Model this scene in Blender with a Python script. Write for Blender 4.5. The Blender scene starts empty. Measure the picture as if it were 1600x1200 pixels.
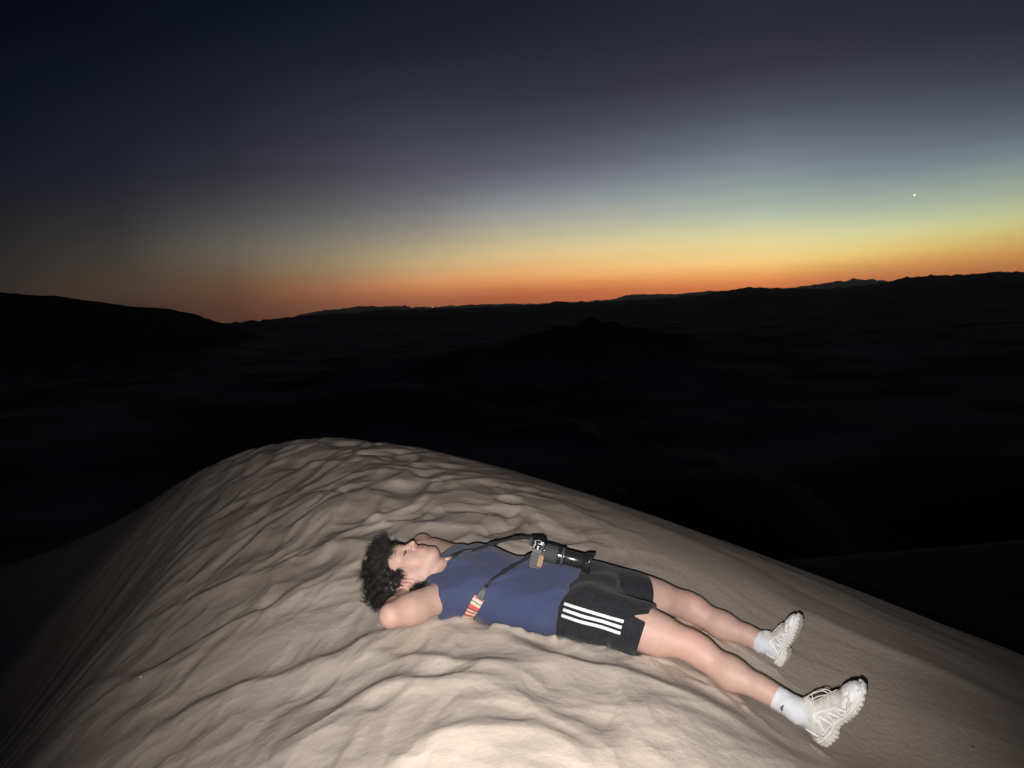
import bpy, math, random
import numpy as np
from mathutils import Vector, Matrix
from mathutils.bvhtree import BVHTree

# ------------------------------------------------------------------ camera, sky, flash, exposure
scene = bpy.context.scene
COL = scene.collection
EYE = 1.2                                   # camera height above the sand ridge datum
HAZE = 1.4e-5                                # density of the evening air
FPX = 1155.0                                # focal length in pixels of a 1600 px wide frame
cam_data = bpy.data.cameras.new('camera_view')
cam_data.sensor_width = 36.0
cam_data.lens = 36.0 * FPX / 1600.0
cam_data.clip_start = 0.02
cam_data.clip_end = 400000.0
cam = bpy.data.objects.new('camera_view', cam_data)
COL.objects.link(cam)
RC = Matrix.Rotation(math.radians(90 - 6.03), 3, 'X') @ Matrix.Rotation(math.radians(-3.35), 3, 'Z')
cam.matrix_world = Matrix.Translation((0, 0, EYE)) @ RC.to_4x4()
scene.camera = cam
RN = np.array(RC)

def ray(px, py):
    return RN @ np.array([(px - 800) / FPX, -(py - 600) / FPX, -1.0])

def P(px, py, Y):
    d = ray(px, py)
    return np.array([0, 0, EYE]) + d * (Y / d[1])

scene.view_settings.view_transform = 'Standard'
scene.view_settings.look = 'None'
scene.view_settings.exposure = 0
scene.view_settings.gamma = 1
scene.cycles.use_denoising = True
scene.cycles.max_bounces = 6
scene.cycles.diffuse_bounces = 3
scene.cycles.use_adaptive_sampling = True

def s2l(c):
    c = c / 255.0
    return c / 12.92 if c <= 0.04045 else ((c + 0.055) / 1.055) ** 2.4

def rgb(r, g, b, k=1.0):
    return (s2l(r) * k, s2l(g) * k, s2l(b) * k, 1)

world = bpy.data.worlds.new('World')
scene.world = world
world.use_nodes = True
wt = world.node_tree
wt.nodes.clear()

def N(tree, typ, **kw):
    n = tree.nodes.new(typ)
    for k, v in kw.items():
        setattr(n, k, v)
    return n

def math_node(tree, op, a, b=None, c=None):
    n = N(tree, 'ShaderNodeMath', operation=op)
    for i, v in enumerate((a, b, c)):
        if v is None:
            continue
        if isinstance(v, (int, float)):
            n.inputs[i].default_value = v
        else:
            tree.links.new(v, n.inputs[i])
    return n.outputs[0]

# the afterglow: colour over elevation (degrees) read at five compass bearings
ELEV_MAX = 90.0
SKYPX = {  # column of the view (pixel x): (pixel y, r, g, b)
    20: [(0, 6, 6, 18), (60, 8, 12, 24), (120, 12, 17, 25), (200, 16, 21, 31), (250, 19, 24, 35), (290, 25, 27, 35), (330, 31, 31, 34), (370, 36, 35, 35), (440, 44, 41, 38), (490, 46, 38, 34), (520, 40, 30, 26)],
    200: [(0, 9, 12, 25), (60, 13, 18, 29), (120, 18, 22, 32), (200, 25, 29, 40), (260, 31, 33, 43), (300, 37, 37, 46), (350, 49, 48, 49), (400, 63, 59, 54), (435, 70, 60, 48), (460, 67, 54, 43), (480, 58, 45, 37), (520, 50, 38, 32)],
    400: [(0, 13, 18, 32), (60, 20, 25, 35), (140, 28, 31, 44), (200, 36, 37, 48), (270, 50, 50, 60), (300, 62, 62, 66), (340, 82, 82, 82), (370, 98, 95, 88), (400, 110, 101, 86), (430, 110, 87, 66), (450, 104, 74, 55), (485, 92, 58, 44), (505, 84, 52, 42), (520, 78, 48, 40)],
    600: [(0, 19, 23, 37), (96, 32, 34, 48), (150, 44, 45, 58), (200, 58, 58, 72), (250, 70, 69, 82), (290, 83, 83, 90), (330, 105, 105, 107), (370, 136, 130, 117), (400, 166, 150, 116), (420, 178, 150, 110), (438, 184, 132, 90), (455, 172, 110, 74), (470, 150, 92, 65), (485, 130, 80, 60), (510, 118, 72, 54)],
    800: [(0, 25, 28, 42), (96, 39, 41, 53), (175, 56, 57, 68), (240, 80, 80, 95), (270, 97, 97, 110), (300, 121, 123, 130), (325, 144, 146, 146), (345, 162, 160, 148), (370, 190, 178, 146), (398, 218, 190, 138), (418, 227, 178, 116), (440, 210, 138, 82), (460, 172, 96, 58), (480, 150, 82, 54), (500, 140, 78, 52)],
    1200: [(0, 36, 38, 51), (60, 46, 46, 58), (120, 60, 59, 72), (160, 74, 77, 91), (200, 91, 97, 112), (250, 120, 128, 138), (290, 146, 157, 156), (320, 168, 178, 165), (350, 198, 204, 168), (375, 230, 214, 152), (395, 240, 213, 143), (413, 240, 191, 118), (430, 230, 156, 88), (444, 204, 116, 66), (470, 176, 88, 54)],
    1400: [(0, 36, 37, 50), (60, 46, 47, 60), (120, 61, 62, 74), (160, 74, 79, 91), (200, 91, 97, 111), (260, 119, 128, 138), (290, 142, 152, 151), (320, 166, 177, 159), (345, 192, 199, 163), (365, 214, 209, 150), (385, 226, 201, 124), (400, 221, 178, 102), (415, 200, 140, 78), (430, 182, 112, 68), (445, 168, 98, 64), (470, 156, 86, 56)],
    1590: [(0, 36, 36, 50), (60, 46, 48, 62), (120, 62, 66, 76), (160, 75, 82, 92), (200, 93, 101, 114), (240, 120, 130, 136), (270, 141, 154, 148), (300, 161, 172, 151), (330, 187, 192, 145), (358, 205, 194, 124), (382, 211, 168, 92), (400, 204, 145, 78), (420, 182, 110, 60), (450, 160, 92, 50)],
}

def build_sky():
    """bearing columns every few degrees, resampled smoothly from the five read above"""
    E = np.array([-2, -0.6, 0.2, 0.9, 1.6, 2.4, 3.2, 4.0, 5.0, 6.0, 7.2, 8.5, 10, 12, 14.5, 17.5, 21, 25, 35, 55, 90.0])
    fade = {35: 0.75, 55: 0.6, 90: 0.55}
    az0, tab = [], []
    for px, rows in SKYPX.items():
        d0 = ray(px, 440)
        az0.append(math.degrees(math.atan2(d0[0], d0[1])))
        el, cc = [], []
        for py, r, g, b in rows:
            d = ray(px, py); d = d / np.linalg.norm(d)
            el.append(math.degrees(math.asin(d[2]))); cc.append([s2l(r), s2l(g), s2l(b)])
        el, cc = np.array(el)[::-1], np.array(cc)[::-1]
        rowv = np.stack([np.interp(E, el, cc[:, k]) for k in range(3)], 1)
        for i, e in enumerate(E):
            if e > 30:
                rowv[i] = rowv[17] * fade[int(e)]
        tab.append(rowv)
    # the air between dims the low sky a little; the sky itself is that much brighter
    path = np.minimum(64000, 3000 / np.maximum(np.sin(np.radians(np.maximum(E, 0.01))), 1e-4))
    gain = np.exp(HAZE * path * 1.0)[:, None]
    air = (0.0012 + 0.007 * (1 - np.exp(-HAZE * path)))[:, None]
    tab = [np.maximum(v - air, v * 0.25) * gain for v in tab]
    edge = tab[0] * 0.55
    az = [-180, -110, -62] + az0 + [62, 100, 180]
    dark = tab[0] * np.array([0.38, 0.48, 0.75])
    tab = [dark, dark, edge] + tab + [tab[-1] * 0.45, dark * 1.3, dark]
    tab = np.array(tab); az = np.array(az)
    out = []
    for a in [-180, -110, -62, -42, -34.4, -27, -20, -13, -6, 0, 6.5, 13, 19, 25, 31, 36, 45, 62, 100, 180]:
        # monotone-ish cubic (Catmull-Rom) in log space over bearing
        i = min(max(np.searchsorted(az, a) - 1, 0), len(az) - 2)
        p = [np.log(tab[min(max(i + k, 0), len(az) - 1)] + 1e-4) for k in (-1, 0, 1, 2)]
        x = [az[min(max(i + k, 0), len(az) - 1)] for k in (-1, 0, 1, 2)]
        h = x[2] - x[1]; t = (a - x[1]) / h
        m1 = (p[2] - p[0]) / max(x[2] - x[0], 1e-6) * h; m2 = (p[3] - p[1]) / max(x[3] - x[1], 1e-6) * h
        v = (2*t**3-3*t**2+1)*p[1] + (t**3-2*t**2+t)*m1 + (-2*t**3+3*t**2)*p[2] + (t**3-t**2)*m2
        out.append((a, [(e, *np.exp(v[j])) for j, e in enumerate(E)]))
    return out
geo = N(wt, 'ShaderNodeTexCoord')
sep = N(wt, 'ShaderNodeSeparateXYZ')
nrm = N(wt, 'ShaderNodeVectorMath', operation='NORMALIZE')
wt.links.new(geo.outputs['Generated'], nrm.inputs[0])
wt.links.new(nrm.outputs[0], sep.inputs[0])
elev = math_node(wt, 'MULTIPLY', math_node(wt, 'ARCSINE', sep.outputs['Z']), 180 / math.pi)
# the ramp is denser near the horizon: t = sqrt((elev+2)/92)
tval = math_node(wt, 'SQRT', math_node(wt, 'MAXIMUM', math_node(wt, 'DIVIDE', math_node(wt, 'ADD', elev, 2.0), 92.0), 0.0))
azim = math_node(wt, 'MULTIPLY', math_node(wt, 'ARCTAN2', sep.outputs['X'], sep.outputs['Y']), 180 / math.pi)

def ramp(stops):
    n = N(wt, 'ShaderNodeValToRGB')
    cr = n.color_ramp
    cr.interpolation = 'CARDINAL'
    els = [(math.sqrt(max(0.0, (e + 2) / 92.0)), (r * .25, g * .25, b * .25, 1)) for e, r, g, b in stops]
    while len(cr.elements) < len(els):
        cr.elements.new(0.5)
    for el, (p, c) in zip(cr.elements, els):
        el.position = p
    for el, (p, c) in zip(cr.elements, els):
        el.position = p
        el.color = c
    wt.links.new(tval, n.inputs[0])
    return n.outputs[0]

def mixc(f, a, b):
    n = N(wt, 'ShaderNodeMix', data_type='RGBA')
    wt.links.new(f, n.inputs['Factor'])
    wt.links.new(a, n.inputs[6])
    wt.links.new(b, n.inputs[7])
    return n.outputs[2]

sky = build_sky()
cur = ramp(sky[0][1])
for (k0, _), (k1, st) in zip(sky[:-1], sky[1:]):
    mr = N(wt, 'ShaderNodeMapRange')
    wt.links.new(azim, mr.inputs['Value'])
    mr.inputs['From Min'].default_value = k0
    mr.inputs['From Max'].default_value = k1
    cur = mixc(mr.outputs[0], cur, ramp(st))
bg = N(wt, 'ShaderNodeBackground')
wt.links.new(cur, bg.inputs[0])
bg.inputs[1].default_value = 4.0
wo = N(wt, 'ShaderNodeOutputWorld')
wt.links.new(bg.outputs[0], wo.inputs[0])
world.cycles.sampling_method = 'MANUAL'
world.cycles.sample_map_resolution = 512

# the phone's flash, a few centimetres below and left of the lens: the lit lamp of this night photograph
fl = bpy.data.lights.new('camera_flash', 'SPOT')
fl.energy = 530.0
fl.color = (1.0, 0.955, 0.912)
fl.shadow_soft_size = 0.006
fl.spot_size = math.radians(89)
fl.spot_blend = 1.0
flo = bpy.data.objects.new('camera_flash', fl)
COL.objects.link(flo)
off = RN @ np.array([-0.018, -0.058, 0.0])
flo.location = (off[0], off[1], EYE + off[2])
aim = ray(800, 700)
flo.rotation_euler = Vector(aim).to_track_quat('-Z', 'Y').to_euler()

# ------------------------------------------------------------------ helpers
def hash2(ix, iy, seed):
    h = (np.asarray(ix).astype(np.int64) * 374761393 + np.asarray(iy).astype(np.int64) * 668265263 + seed * 2246822519) & 0xFFFFFFFF
    h = ((h ^ (h >> 13)) * 1274126177) & 0xFFFFFFFF
    return (h ^ (h >> 16)) / 4294967296.0

def perlin(x, y, seed=0):
    ix, iy = np.floor(x), np.floor(y)
    fx, fy = x - ix, y - iy
    ux, uy = fx * fx * fx * (fx * (fx * 6 - 15) + 10), fy * fy * fy * (fy * (fy * 6 - 15) + 10)
    def g(dx, dy):
        a = hash2(ix + dx, iy + dy, seed) * 2 * math.pi
        return np.cos(a) * (fx - dx) + np.sin(a) * (fy - dy)
    a = g(0, 0) + ux * (g(1, 0) - g(0, 0))
    b = g(0, 1) + ux * (g(1, 1) - g(0, 1))
    return (a + uy * (b - a)) * 1.5

def fbm(x, y, seed=0, octaves=4, gain=0.5):
    s, a = 0, 1.0
    for o in range(octaves):
        s = s + a * perlin(x * 2 ** o + 17.3 * o, y * 2 ** o - 9.1 * o, seed + o)
        a *= gain
    return s

def sstep(a, b, x):
    t = np.clip((x - a) / (b - a), 0, 1)
    return t * t * (3 - 2 * t)

def smax(a, b, k):
    h = np.clip(0.5 + 0.5 * (a - b) / k, 0, 1)
    return b + (a - b) * h + k * h * (1 - h)

def smin(a, b, k):
    return -smax(-a, -b, k)

def link_mesh(name, verts, faces, mat, parent=None, smooth=True, mats=None, midx=None):
    """one mesh object from numpy verts (n,3) and faces (m,3|4) or list"""
    me = bpy.data.meshes.new(name)
    verts = np.asarray(verts, dtype=np.float32)
    if isinstance(faces, np.ndarray):
        m, k = faces.shape
        me.vertices.add(len(verts))
        me.vertices.foreach_set('co', verts.ravel())
        me.loops.add(m * k)
        me.loops.foreach_set('vertex_index', faces.astype(np.int32).ravel())
        me.polygons.add(m)
        me.polygons.foreach_set('loop_start', np.arange(0, m * k, k, dtype=np.int32))
        me.update(calc_edges=True)
    else:
        me.from_pydata([tuple(map(float, v)) for v in verts], [], faces)
        me.update()
    me.polygons.foreach_set('use_smooth', np.full(len(me.polygons), smooth))
    for mm in (mats or [mat]):
        me.materials.append(mm)
    if midx is not None:
        me.polygons.foreach_set('material_index', np.asarray(midx, dtype=np.int32))
    ob = bpy.data.objects.new(name, me)
    COL.objects.link(ob)
    if parent is not None:
        ob.parent = parent
        ob.matrix_parent_inverse = parent.matrix_world.inverted()
    return ob

def empty(name, loc):
    o = bpy.data.objects.new(name, None)
    COL.objects.link(o)
    o.matrix_world = Matrix.Translation(tuple(map(float, loc)))
    o.empty_display_size = 0.1
    return o

def tag(o, label=None, cat=None, kind=None, group=None):
    if label: o['label'] = label
    if cat: o['category'] = cat
    if kind: o['kind'] = kind
    if group: o['group'] = group
    return o

def new_mat(name, color, rough=0.8, spec=0.5, metal=0.0, sss=0.0, coat=0.0, sheen=0.0):
    m = bpy.data.materials.new(name)
    m.use_nodes = True
    b = m.node_tree.nodes['Principled BSDF']
    b.inputs['Base Color'].default_value = (*color, 1)
    b.inputs['Roughness'].default_value = rough
    b.inputs['Specular IOR Level'].default_value = spec
    b.inputs['Metallic'].default_value = metal
    if coat: b.inputs['Coat Weight'].default_value = coat
    if sheen:
        b.inputs['Sheen Weight'].default_value = sheen
    if sss:
        b.inputs['Subsurface Weight'].default_value = sss
        b.inputs['Subsurface Radius'].default_value = (1.0, 0.35, 0.2)
        b.inputs['Subsurface Scale'].default_value = 0.008
    return m

def vary(m, scale, c0, c1, lo=0.35, hi=0.65, detail=6, bump=None, bump_scale=None, stretch=None):
    """noise between two base colours, and an optional fine bump; object coordinates"""
    t = m.node_tree
    b = t.nodes['Principled BSDF']
    tc = N(t, 'ShaderNodeTexCoord')
    src = tc.outputs['Object']
    if stretch:
        mp = N(t, 'ShaderNodeMapping')
        mp.inputs['Scale'].default_value = stretch
        t.links.new(src, mp.inputs[0])
        src = mp.outputs[0]
    n = N(t, 'ShaderNodeTexNoise')
    n.inputs['Scale'].default_value = scale
    n.inputs['Detail'].default_value = detail
    t.links.new(src, n.inputs['Vector'])
    r = N(t, 'ShaderNodeValToRGB')
    r.color_ramp.elements[0].position = lo
    r.color_ramp.elements[1].position = hi
    r.color_ramp.elements[0].color = (*c0, 1)
    r.color_ramp.elements[1].color = (*c1, 1)
    t.links.new(n.outputs[0], r.inputs[0])
    t.links.new(r.outputs[0], b.inputs['Base Color'])
    if bump:
        n2 = N(t, 'ShaderNodeTexNoise')
        n2.inputs['Scale'].default_value = bump_scale
        n2.inputs['Detail'].default_value = 3
        t.links.new(src, n2.inputs['Vector'])
        bp = N(t, 'ShaderNodeBump')
        bp.inputs['Strength'].default_value = 1.0
        bp.inputs['Distance'].default_value = bump
        t.links.new(n2.outputs[0], bp.inputs['Height'])
        t.links.new(bp.outputs[0], b.inputs['Normal'])
    return r.outputs[0]

# ------------------------------------------------------------------ the dune and the land beyond
def crest_x(y):
    return -0.12 - 0.14 * (y - 2.0) - 0.085 * np.clip(y - 2.86, 0, 9) ** 2

def crest_z(y):
    z = 0.015 + np.interp(y, [-1, 2, 2.5, 3.0, 4.2, 4.7, 6.1], [-.12, 0, .022, .055, .158, .172, .166])
    d = np.maximum(0, y - 6.1)
    return z - (np.sqrt(d * d * 0.317 + 0.25) - 0.5)

# polylines in the photo that follow ridges and creases of the sand, on their true ground places (x, y, width, height)
CTRL = []       # residual control points (x, y, z) where the ground must meet something

def dune_base(x, y):
    u = x - crest_x(y)
    l = 0.60 * (np.sqrt(u * u + 0.79) - 0.889)
    ub = -0.80 - 0.30 * np.clip(6.3 - y, 0, 9)           # the brink of the slip face
    l = l + 0.40 * (np.sqrt(np.minimum(u - ub, 0) ** 2 + 0.12) - 0.3464)
    r = 0.489 * (np.sqrt(u * u + 1.32) - 1.149)
    z = crest_z(y) - np.where(u < 0, l, r)
    return z

def dune_detail(x, y):
    u = x - crest_x(y)
    r = np.hypot(x, y)
    near = sstep(14, 5, r)
    # directions of sand flow: down both flanks and towards the camera
    # left flank streaks
    wl = sstep(-0.4, -1.5, u)
    # sand slides run down the left flank in a fan: each line crosses x = -0.4 at y0 under its own bearing
    y0 = y.copy()
    for _ in range(14):
        ph = np.radians(np.interp(y0, [1.0, 2.0, 2.7, 4.0, 5.0, 6.5, 8.0, 11], [-8, 0, 8, 25, 36, 50, 58, 62]))
        y0 = .5 * y0 + .5 * np.clip(y - (x + .4) * np.tan(ph), y - 1, 12)
    v = (x + .4) / np.cos(ph)
    w = y0 * .85
    wob = 0.25 * fbm(x * 0.8, y * 0.8, 11, 3)
    def ridged(p, q, seed, e=0.08):
        n = perlin(p, q, seed)
        return 1 - 2.0 * np.sqrt(n * n + e * e)
    mL = 0.35 + 0.65 * sstep(-.25, .35, perlin(x * .9 + 7, y * .9, 19))
    left = 0.026 * ridged(v * 0.30, (w + wob) * 1.0, 21, .14) + mL * 0.008 * fbm(v * 0.6, (w + wob) * 3.0, 22, 3, .42)
    left += mL * 0.004 * ridged(v * 0.9 + 5, (w + wob) * 4.6, 23)
    # right flank streaks
    wr = sstep(0.35, 1.3, u)
    b = np.radians(-40)
    v2 = x * np.cos(b) + y * np.sin(b)
    w2 = -x * np.sin(b) + y * np.cos(b)
    wob2 = 0.22 * fbm(x * 0.7 + 3, y * 0.7, 12, 3)
    mR = 0.3 + 0.7 * sstep(-.2, .4, perlin(x * .8 + 2, y * .8 + 5, 29))
    right = 0.026 * ridged(v2 * 0.35, (w2 + wob2) * 1.3, 31) + mR * 0.010 * fbm(v2 * 0.5, (w2 + wob2) * 3.0, 32, 2)
    right += mR * 0.005 * ridged(v2 * 0.8, (w2 + wob2) * 5.0, 33)
    # trodden top: overlapping foot dents, each a smooth scoop with a thrown rim
    wx = x + 0.10 * fbm(x * 2.2, y * 2.2, 41, 2)
    wy = y + 0.10 * fbm(x * 2.2 + 9, y * 2.2, 42, 2)
    far = sstep(2.9, 3.7, y)
    top = 0.032 * fbm(wx * 1.4, wy * 1.5, 51, 2, .4)
    # scoops scattered on a jittered lattice
    sc = np.zeros(x.shape)
    for lay, (cell, rr, dep) in enumerate(((.38, .18, .040), (.27, .125, .030), (.19, .085, .017))):
        gx_, gy_ = np.floor(wx / cell), np.floor(wy / cell)
        low = np.zeros(x.shape)
        for ox in (-1, 0, 1):
            for oy in (-1, 0, 1):
                cx_ = (gx_ + ox + .15 + .7 * hash2(gx_ + ox, gy_ + oy, 300 + lay)) * cell
                cy_ = (gy_ + oy + .15 + .7 * hash2(gx_ + ox, gy_ + oy, 310 + lay)) * cell
                an = hash2(gx_ + ox, gy_ + oy, 320 + lay) * 3.14
                sz = .65 + .6 * hash2(gx_ + ox, gy_ + oy, 330 + lay)
                dx_, dy_ = wx - cx_, wy - cy_
                p_ = (dx_ * np.cos(an) + dy_ * np.sin(an)) / (rr * 1.25 * sz); q_ = (-dx_ * np.sin(an) + dy_ * np.cos(an)) / (rr * .8 * sz)
                d_ = p_ * p_ + q_ * q_
                low = np.minimum(low, -(1 - d_) * sz * (d_ < 1))
        sc += low * dep
    top += sc * (.55 + .45 * far)
    top += 0.006 * fbm(wx * 6, wy * 6, 53, 2)
    det = left * wl + right * wr + top * (1 - wl) * (1 - wr)
    det = det * (.62 - .14 * wl)
    det += sc * .22 * wl * (1 - sstep(-1.2, -2.4, u))
    return det * near

def rbf_fit(pts, sigma):
    pts = np.array(pts, float)
    X = pts[:, :2]
    d = pts[:, 2] - ground0(X[:, 0], X[:, 1])
    K = np.exp(-((X[:, None] - X[None]) ** 2).sum(-1) / (2 * sigma ** 2))
    w = np.linalg.solve(K + 0.02 * np.eye(len(X)), d)
    return X, w, sigma

RBF = None
def rbf_eval(x, y):
    if RBF is None:
        return 0 * x
    X, w, s = RBF
    out = np.zeros_like(x, dtype=float)
    for (cx, cy), wi in zip(X, w):
        out += wi * np.exp(-((x - cx) ** 2 + (y - cy) ** 2) / (2 * s * s))
    return out

CREASES = []    # (polyline xy, step height, width) the land is lower on the far side
def crease_eval(x, y):
    out = np.zeros_like(x, dtype=float)
    for line, h, wn, wf in CREASES:
        line = np.asarray(line)
        best = np.full(x.shape, 1e9); sgn = np.zeros(x.shape); tt = np.zeros(x.shape)
        n = len(line) - 1
        for i in range(n):
            a, b = line[i], line[i + 1]
            ab = b - a
            t = np.clip(((x - a[0]) * ab[0] + (y - a[1]) * ab[1]) / (ab @ ab), 0, 1)
            dx, dy = x - a[0] - t * ab[0], y - a[1] - t * ab[1]
            d = np.hypot(dx, dy)
            s = np.sign(ab[0] * dy - ab[1] * dx)      # + = left of the line (far side when drawn left to right)
            m = d < best
            best = np.where(m, d, best); sgn = np.where(m, s, sgn); tt = np.where(m, (i + t) / n, tt)
        ch = line[-1] - line[0]
        tt = ((x - line[0][0]) * ch[0] + (y - line[0][1]) * ch[1]) / (ch @ ch)
        env = np.sin(np.pi * np.clip(tt, 0, 1)) ** 0.7
        prof = np.where(sgn > 0, np.exp(-(best / wf) ** 2), np.exp(-best / wn) * sstep(.75, .2, best))
        # a ridge with a gentle near side and a steeper far side
        out += .62 * h * prof * env
    return out

def ground0(x, y):
    return dune_base(x, y) + dune_detail(x, y)

def ground_near(x, y):
    g = ground0(x, y)
    m = (np.hypot(x, y - 2.5) < 4)
    if m.any():
        xx, yy = x[m], y[m]
        g = g.copy()
        g[m] += rbf_eval(xx, yy) + crease_eval(xx, yy)
    return g

VALLEY = -190.0
def far_land(x, y):
    r = np.hypot(x, y) + 1e-6
    az = np.degrees(np.arctan2(x, y))
    z = VALLEY + 10 * fbm(x / 420, y / 420, 71, 4) * sstep(150, 900, r) + 4 * fbm(x / 90, y / 90, 75, 3)
    # dune massif in the middle distance
    def hill(px, py, R, half, depth, k=1.0, tail=0):
        d = ray(px, py); azc = np.degrees(np.arctan2(d[0], d[1])); slope = d[2] / np.hypot(d[0], d[1])
        top = EYE + slope * R
        return azc, top, R, half, depth
    def lump(azc, top, R, wid, dep, pw=1.5):
        hx, hy = R * np.sin(np.radians(azc)), R * np.cos(np.radians(azc))
        ux, uy = np.sin(np.radians(azc)), np.cos(np.radians(azc))
        dx, dy = x - hx, y - hy
        rad = dx * ux + dy * uy; lat = dx * uy - dy * ux
        wob = 1 + 0.35 * fbm(x / (wid * .9), y / (wid * .9), 81, 4)
        q = np.sqrt((rad / dep) ** 2 + (lat / wid) ** 2) * wob
        return VALLEY + (top - VALLEY) * np.maximum(0, 1 - q) ** 0.8 if pw is None else VALLEY + (top - VALLEY) * np.exp(-q ** pw)
    for px, py, R, wid, dep, pw in [(922, 493, 2600, 150, 700, 1.1), (955, 500, 2500, 150, 500, 1.2), (880, 507, 2500, 300, 600, 1.3), (985, 511, 2350, 300, 500, 1.3),
                                (1060, 540, 1900, 200, 450, 1.2), (1160, 580, 1500, 120, 420, 1.2), (1250, 640, 1100, 90, 300, 1.2), (760, 545, 2200, 420, 500, 1.5),
                                (600, 600, 1300, 260, 260, 1.5), (1450, 570, 1900, 330, 300, 1.4)]:
        azc, top, R, _, _ = hill(px, py, R, 0, 0)
        z = smax(z, lump(azc, top, R, wid, dep, pw), 14)
    # low dune crests close under the ridge on the right
    for px, py, R, wid, dep in [(1135, 742, 330, 130, 150), (1560, 720, 420, 260, 170)]:
        azc, top, R, _, _ = hill(px, py, R, 0, 0)
        lm = lump(azc, top, R, wid, dep, 2.0)
        z = smax(z, lm, 12)
    # skylines: table of (pixel x, pixel y) at a distance
    def skyline(table, R, depth, rough, seed, back=0.0):
        azs, tops = [], []
        for px, py in table:
            d = ray(px, py)
            azs.append(np.degrees(np.arctan2(d[0], d[1]))); tops.append(d[2] / np.hypot(d[0], d[1]))
        s = np.interp(az, azs, tops)
        hgt = EYE + s * R + (0 if R < 9000 else .7) * rough * fbm(az * 1.7, az * 0 + seed, seed, 6, 0.62) + .6 * rough * fbm(x / (R * .022), y / (R * .022), seed, 5, 0.6)
        hgt = np.where((az < azs[0]) | (az > azs[-1]), VALLEY, hgt)
        q = (r - R) / depth
        q = q * np.where(q < 0, 1.0, 0.35)
        gull = 0.13 * np.abs(fbm(x / (depth * .22), y / (depth * .22), seed + 5, 4))
        return VALLEY + (hgt - VALLEY) * np.clip(1 - np.abs(q) - gull * sstep(0.02, 0.3, np.abs(q)), 0, 1)
    sk = [
        ([(-500, 470), (-200, 448), (0, 457), (60, 461), (92, 463), (140, 469), (200, 478), (262, 482), (300, 490), (330, 500), (370, 512), (450, 540)], 6000, 2600, 12, 91),
        ([(300, 512), (380, 503), (450, 497), (520, 490), (560, 489), (600, 484), (625, 484), (660, 484), (720, 482), (800, 479), (850, 476), (868, 471), (900, 474), (960, 471),
          (1040, 466), (1100, 461), (1130, 455), (1170, 449), (1200, 450), (1300, 452), (1390, 441), (1410, 434), (1480, 430), (1520, 429), (1560, 425), (1600, 425), (1800, 425), (2200, 460)], 15000, 8500, 30, 95),
        ([(430, 500), (480, 489), (520, 483), (560, 479), (620, 478), (660, 480), (700, 478), (780, 474), (830, 475), (900, 472), (950, 469), (985, 460), (1010, 460), (1060, 460), (1100, 455), (1115, 454), (1160, 458),
          (1240, 450), (1290, 442), (1340, 436), (1380, 438), (1420, 446), (1600, 445)], 50000, 6000, 90, 99),
    ]
    for t, R, dep, rough, seed in sk:
        z = np.maximum(z, skyline(t, R, dep, rough, seed))
    return z

def shelf(x, y):
    # the dim saddle of the neighbouring dune, right
    Y0 = 30.0
    c = EYE - 0.384 * Y0 - 0.05 + 0.018 * np.clip(x - 12.9, 0, None) ** 1.15 + 0.014 * np.clip(12.9 - x, 0, None) ** 1.5
    d = y - Y0
    z = c - 0.10 * np.abs(np.minimum(d, 0)) * sstep(0, 9, -d) * 0.5 - 0.42 * (np.sqrt(np.maximum(d, 0) ** 2 + 2.0) - 1.414)
    z = z - 0.8 * np.clip(4.5 - x, 0, None) + 0.05 * fbm(x * .5, y * .5, 61, 3)
    return z

def full_ground(x, y):
    r = np.hypot(x, y)
    g = np.full(x.shape, VALLEY - 5)
    m = r < 900
    xx, yy = x[m], y[m]
    d = ground_near(xx, yy)
    d = smax(d, shelf(xx, yy), 0.35)
    d = np.where(yy < -1, d - 0.35 * (np.maximum(0, -yy - 12)), d)
    g[m] = d
    f = far_land(x, y)
    return np.where(r < 30, g, smax(g, f, 6.0))

def ring_grid(radii, angs, hfun):
    A, R = np.meshgrid(np.radians(angs), radii)
    x, y = R * np.sin(A), R * np.cos(A)
    z = hfun(x, y)
    nr, na = x.shape
    i = np.arange(nr * na).reshape(nr, na)
    f = np.stack([i[:-1, :-1], i[:-1, 1:], i[1:, 1:], i[1:, :-1]], -1).reshape(-1, 4)
    return np.stack([x, y, z], -1).reshape(-1, 3), f[:, ::-1]


def silhouette_mask(x, y):
    """silhouette darkness painted onto the middle hill and the left range"""
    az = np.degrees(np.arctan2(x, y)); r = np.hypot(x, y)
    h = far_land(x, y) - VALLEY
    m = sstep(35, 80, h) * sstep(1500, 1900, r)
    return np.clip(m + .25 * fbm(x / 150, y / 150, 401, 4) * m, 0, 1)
def bez(pts, n=12):
    """smooth Catmull-Rom through pts"""
    pts = [np.asarray(p, float) for p in pts]
    pts = [2 * pts[0] - pts[1]] + pts + [2 * pts[-1] - pts[-2]]
    out = []
    for i in range(1, len(pts) - 2):
        for t in np.linspace(0, 1, n, endpoint=False):
            p0, p1, p2, p3 = pts[i - 1:i + 3]
            out.append(0.5 * ((2 * p1) + (-p0 + p2) * t + (2 * p0 - 5 * p1 + 4 * p2 - p3) * t ** 2 + (-p0 + 3 * p1 - 3 * p2 + p3) * t ** 3))
    out.append(pts[-2])
    return np.array(out)

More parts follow.
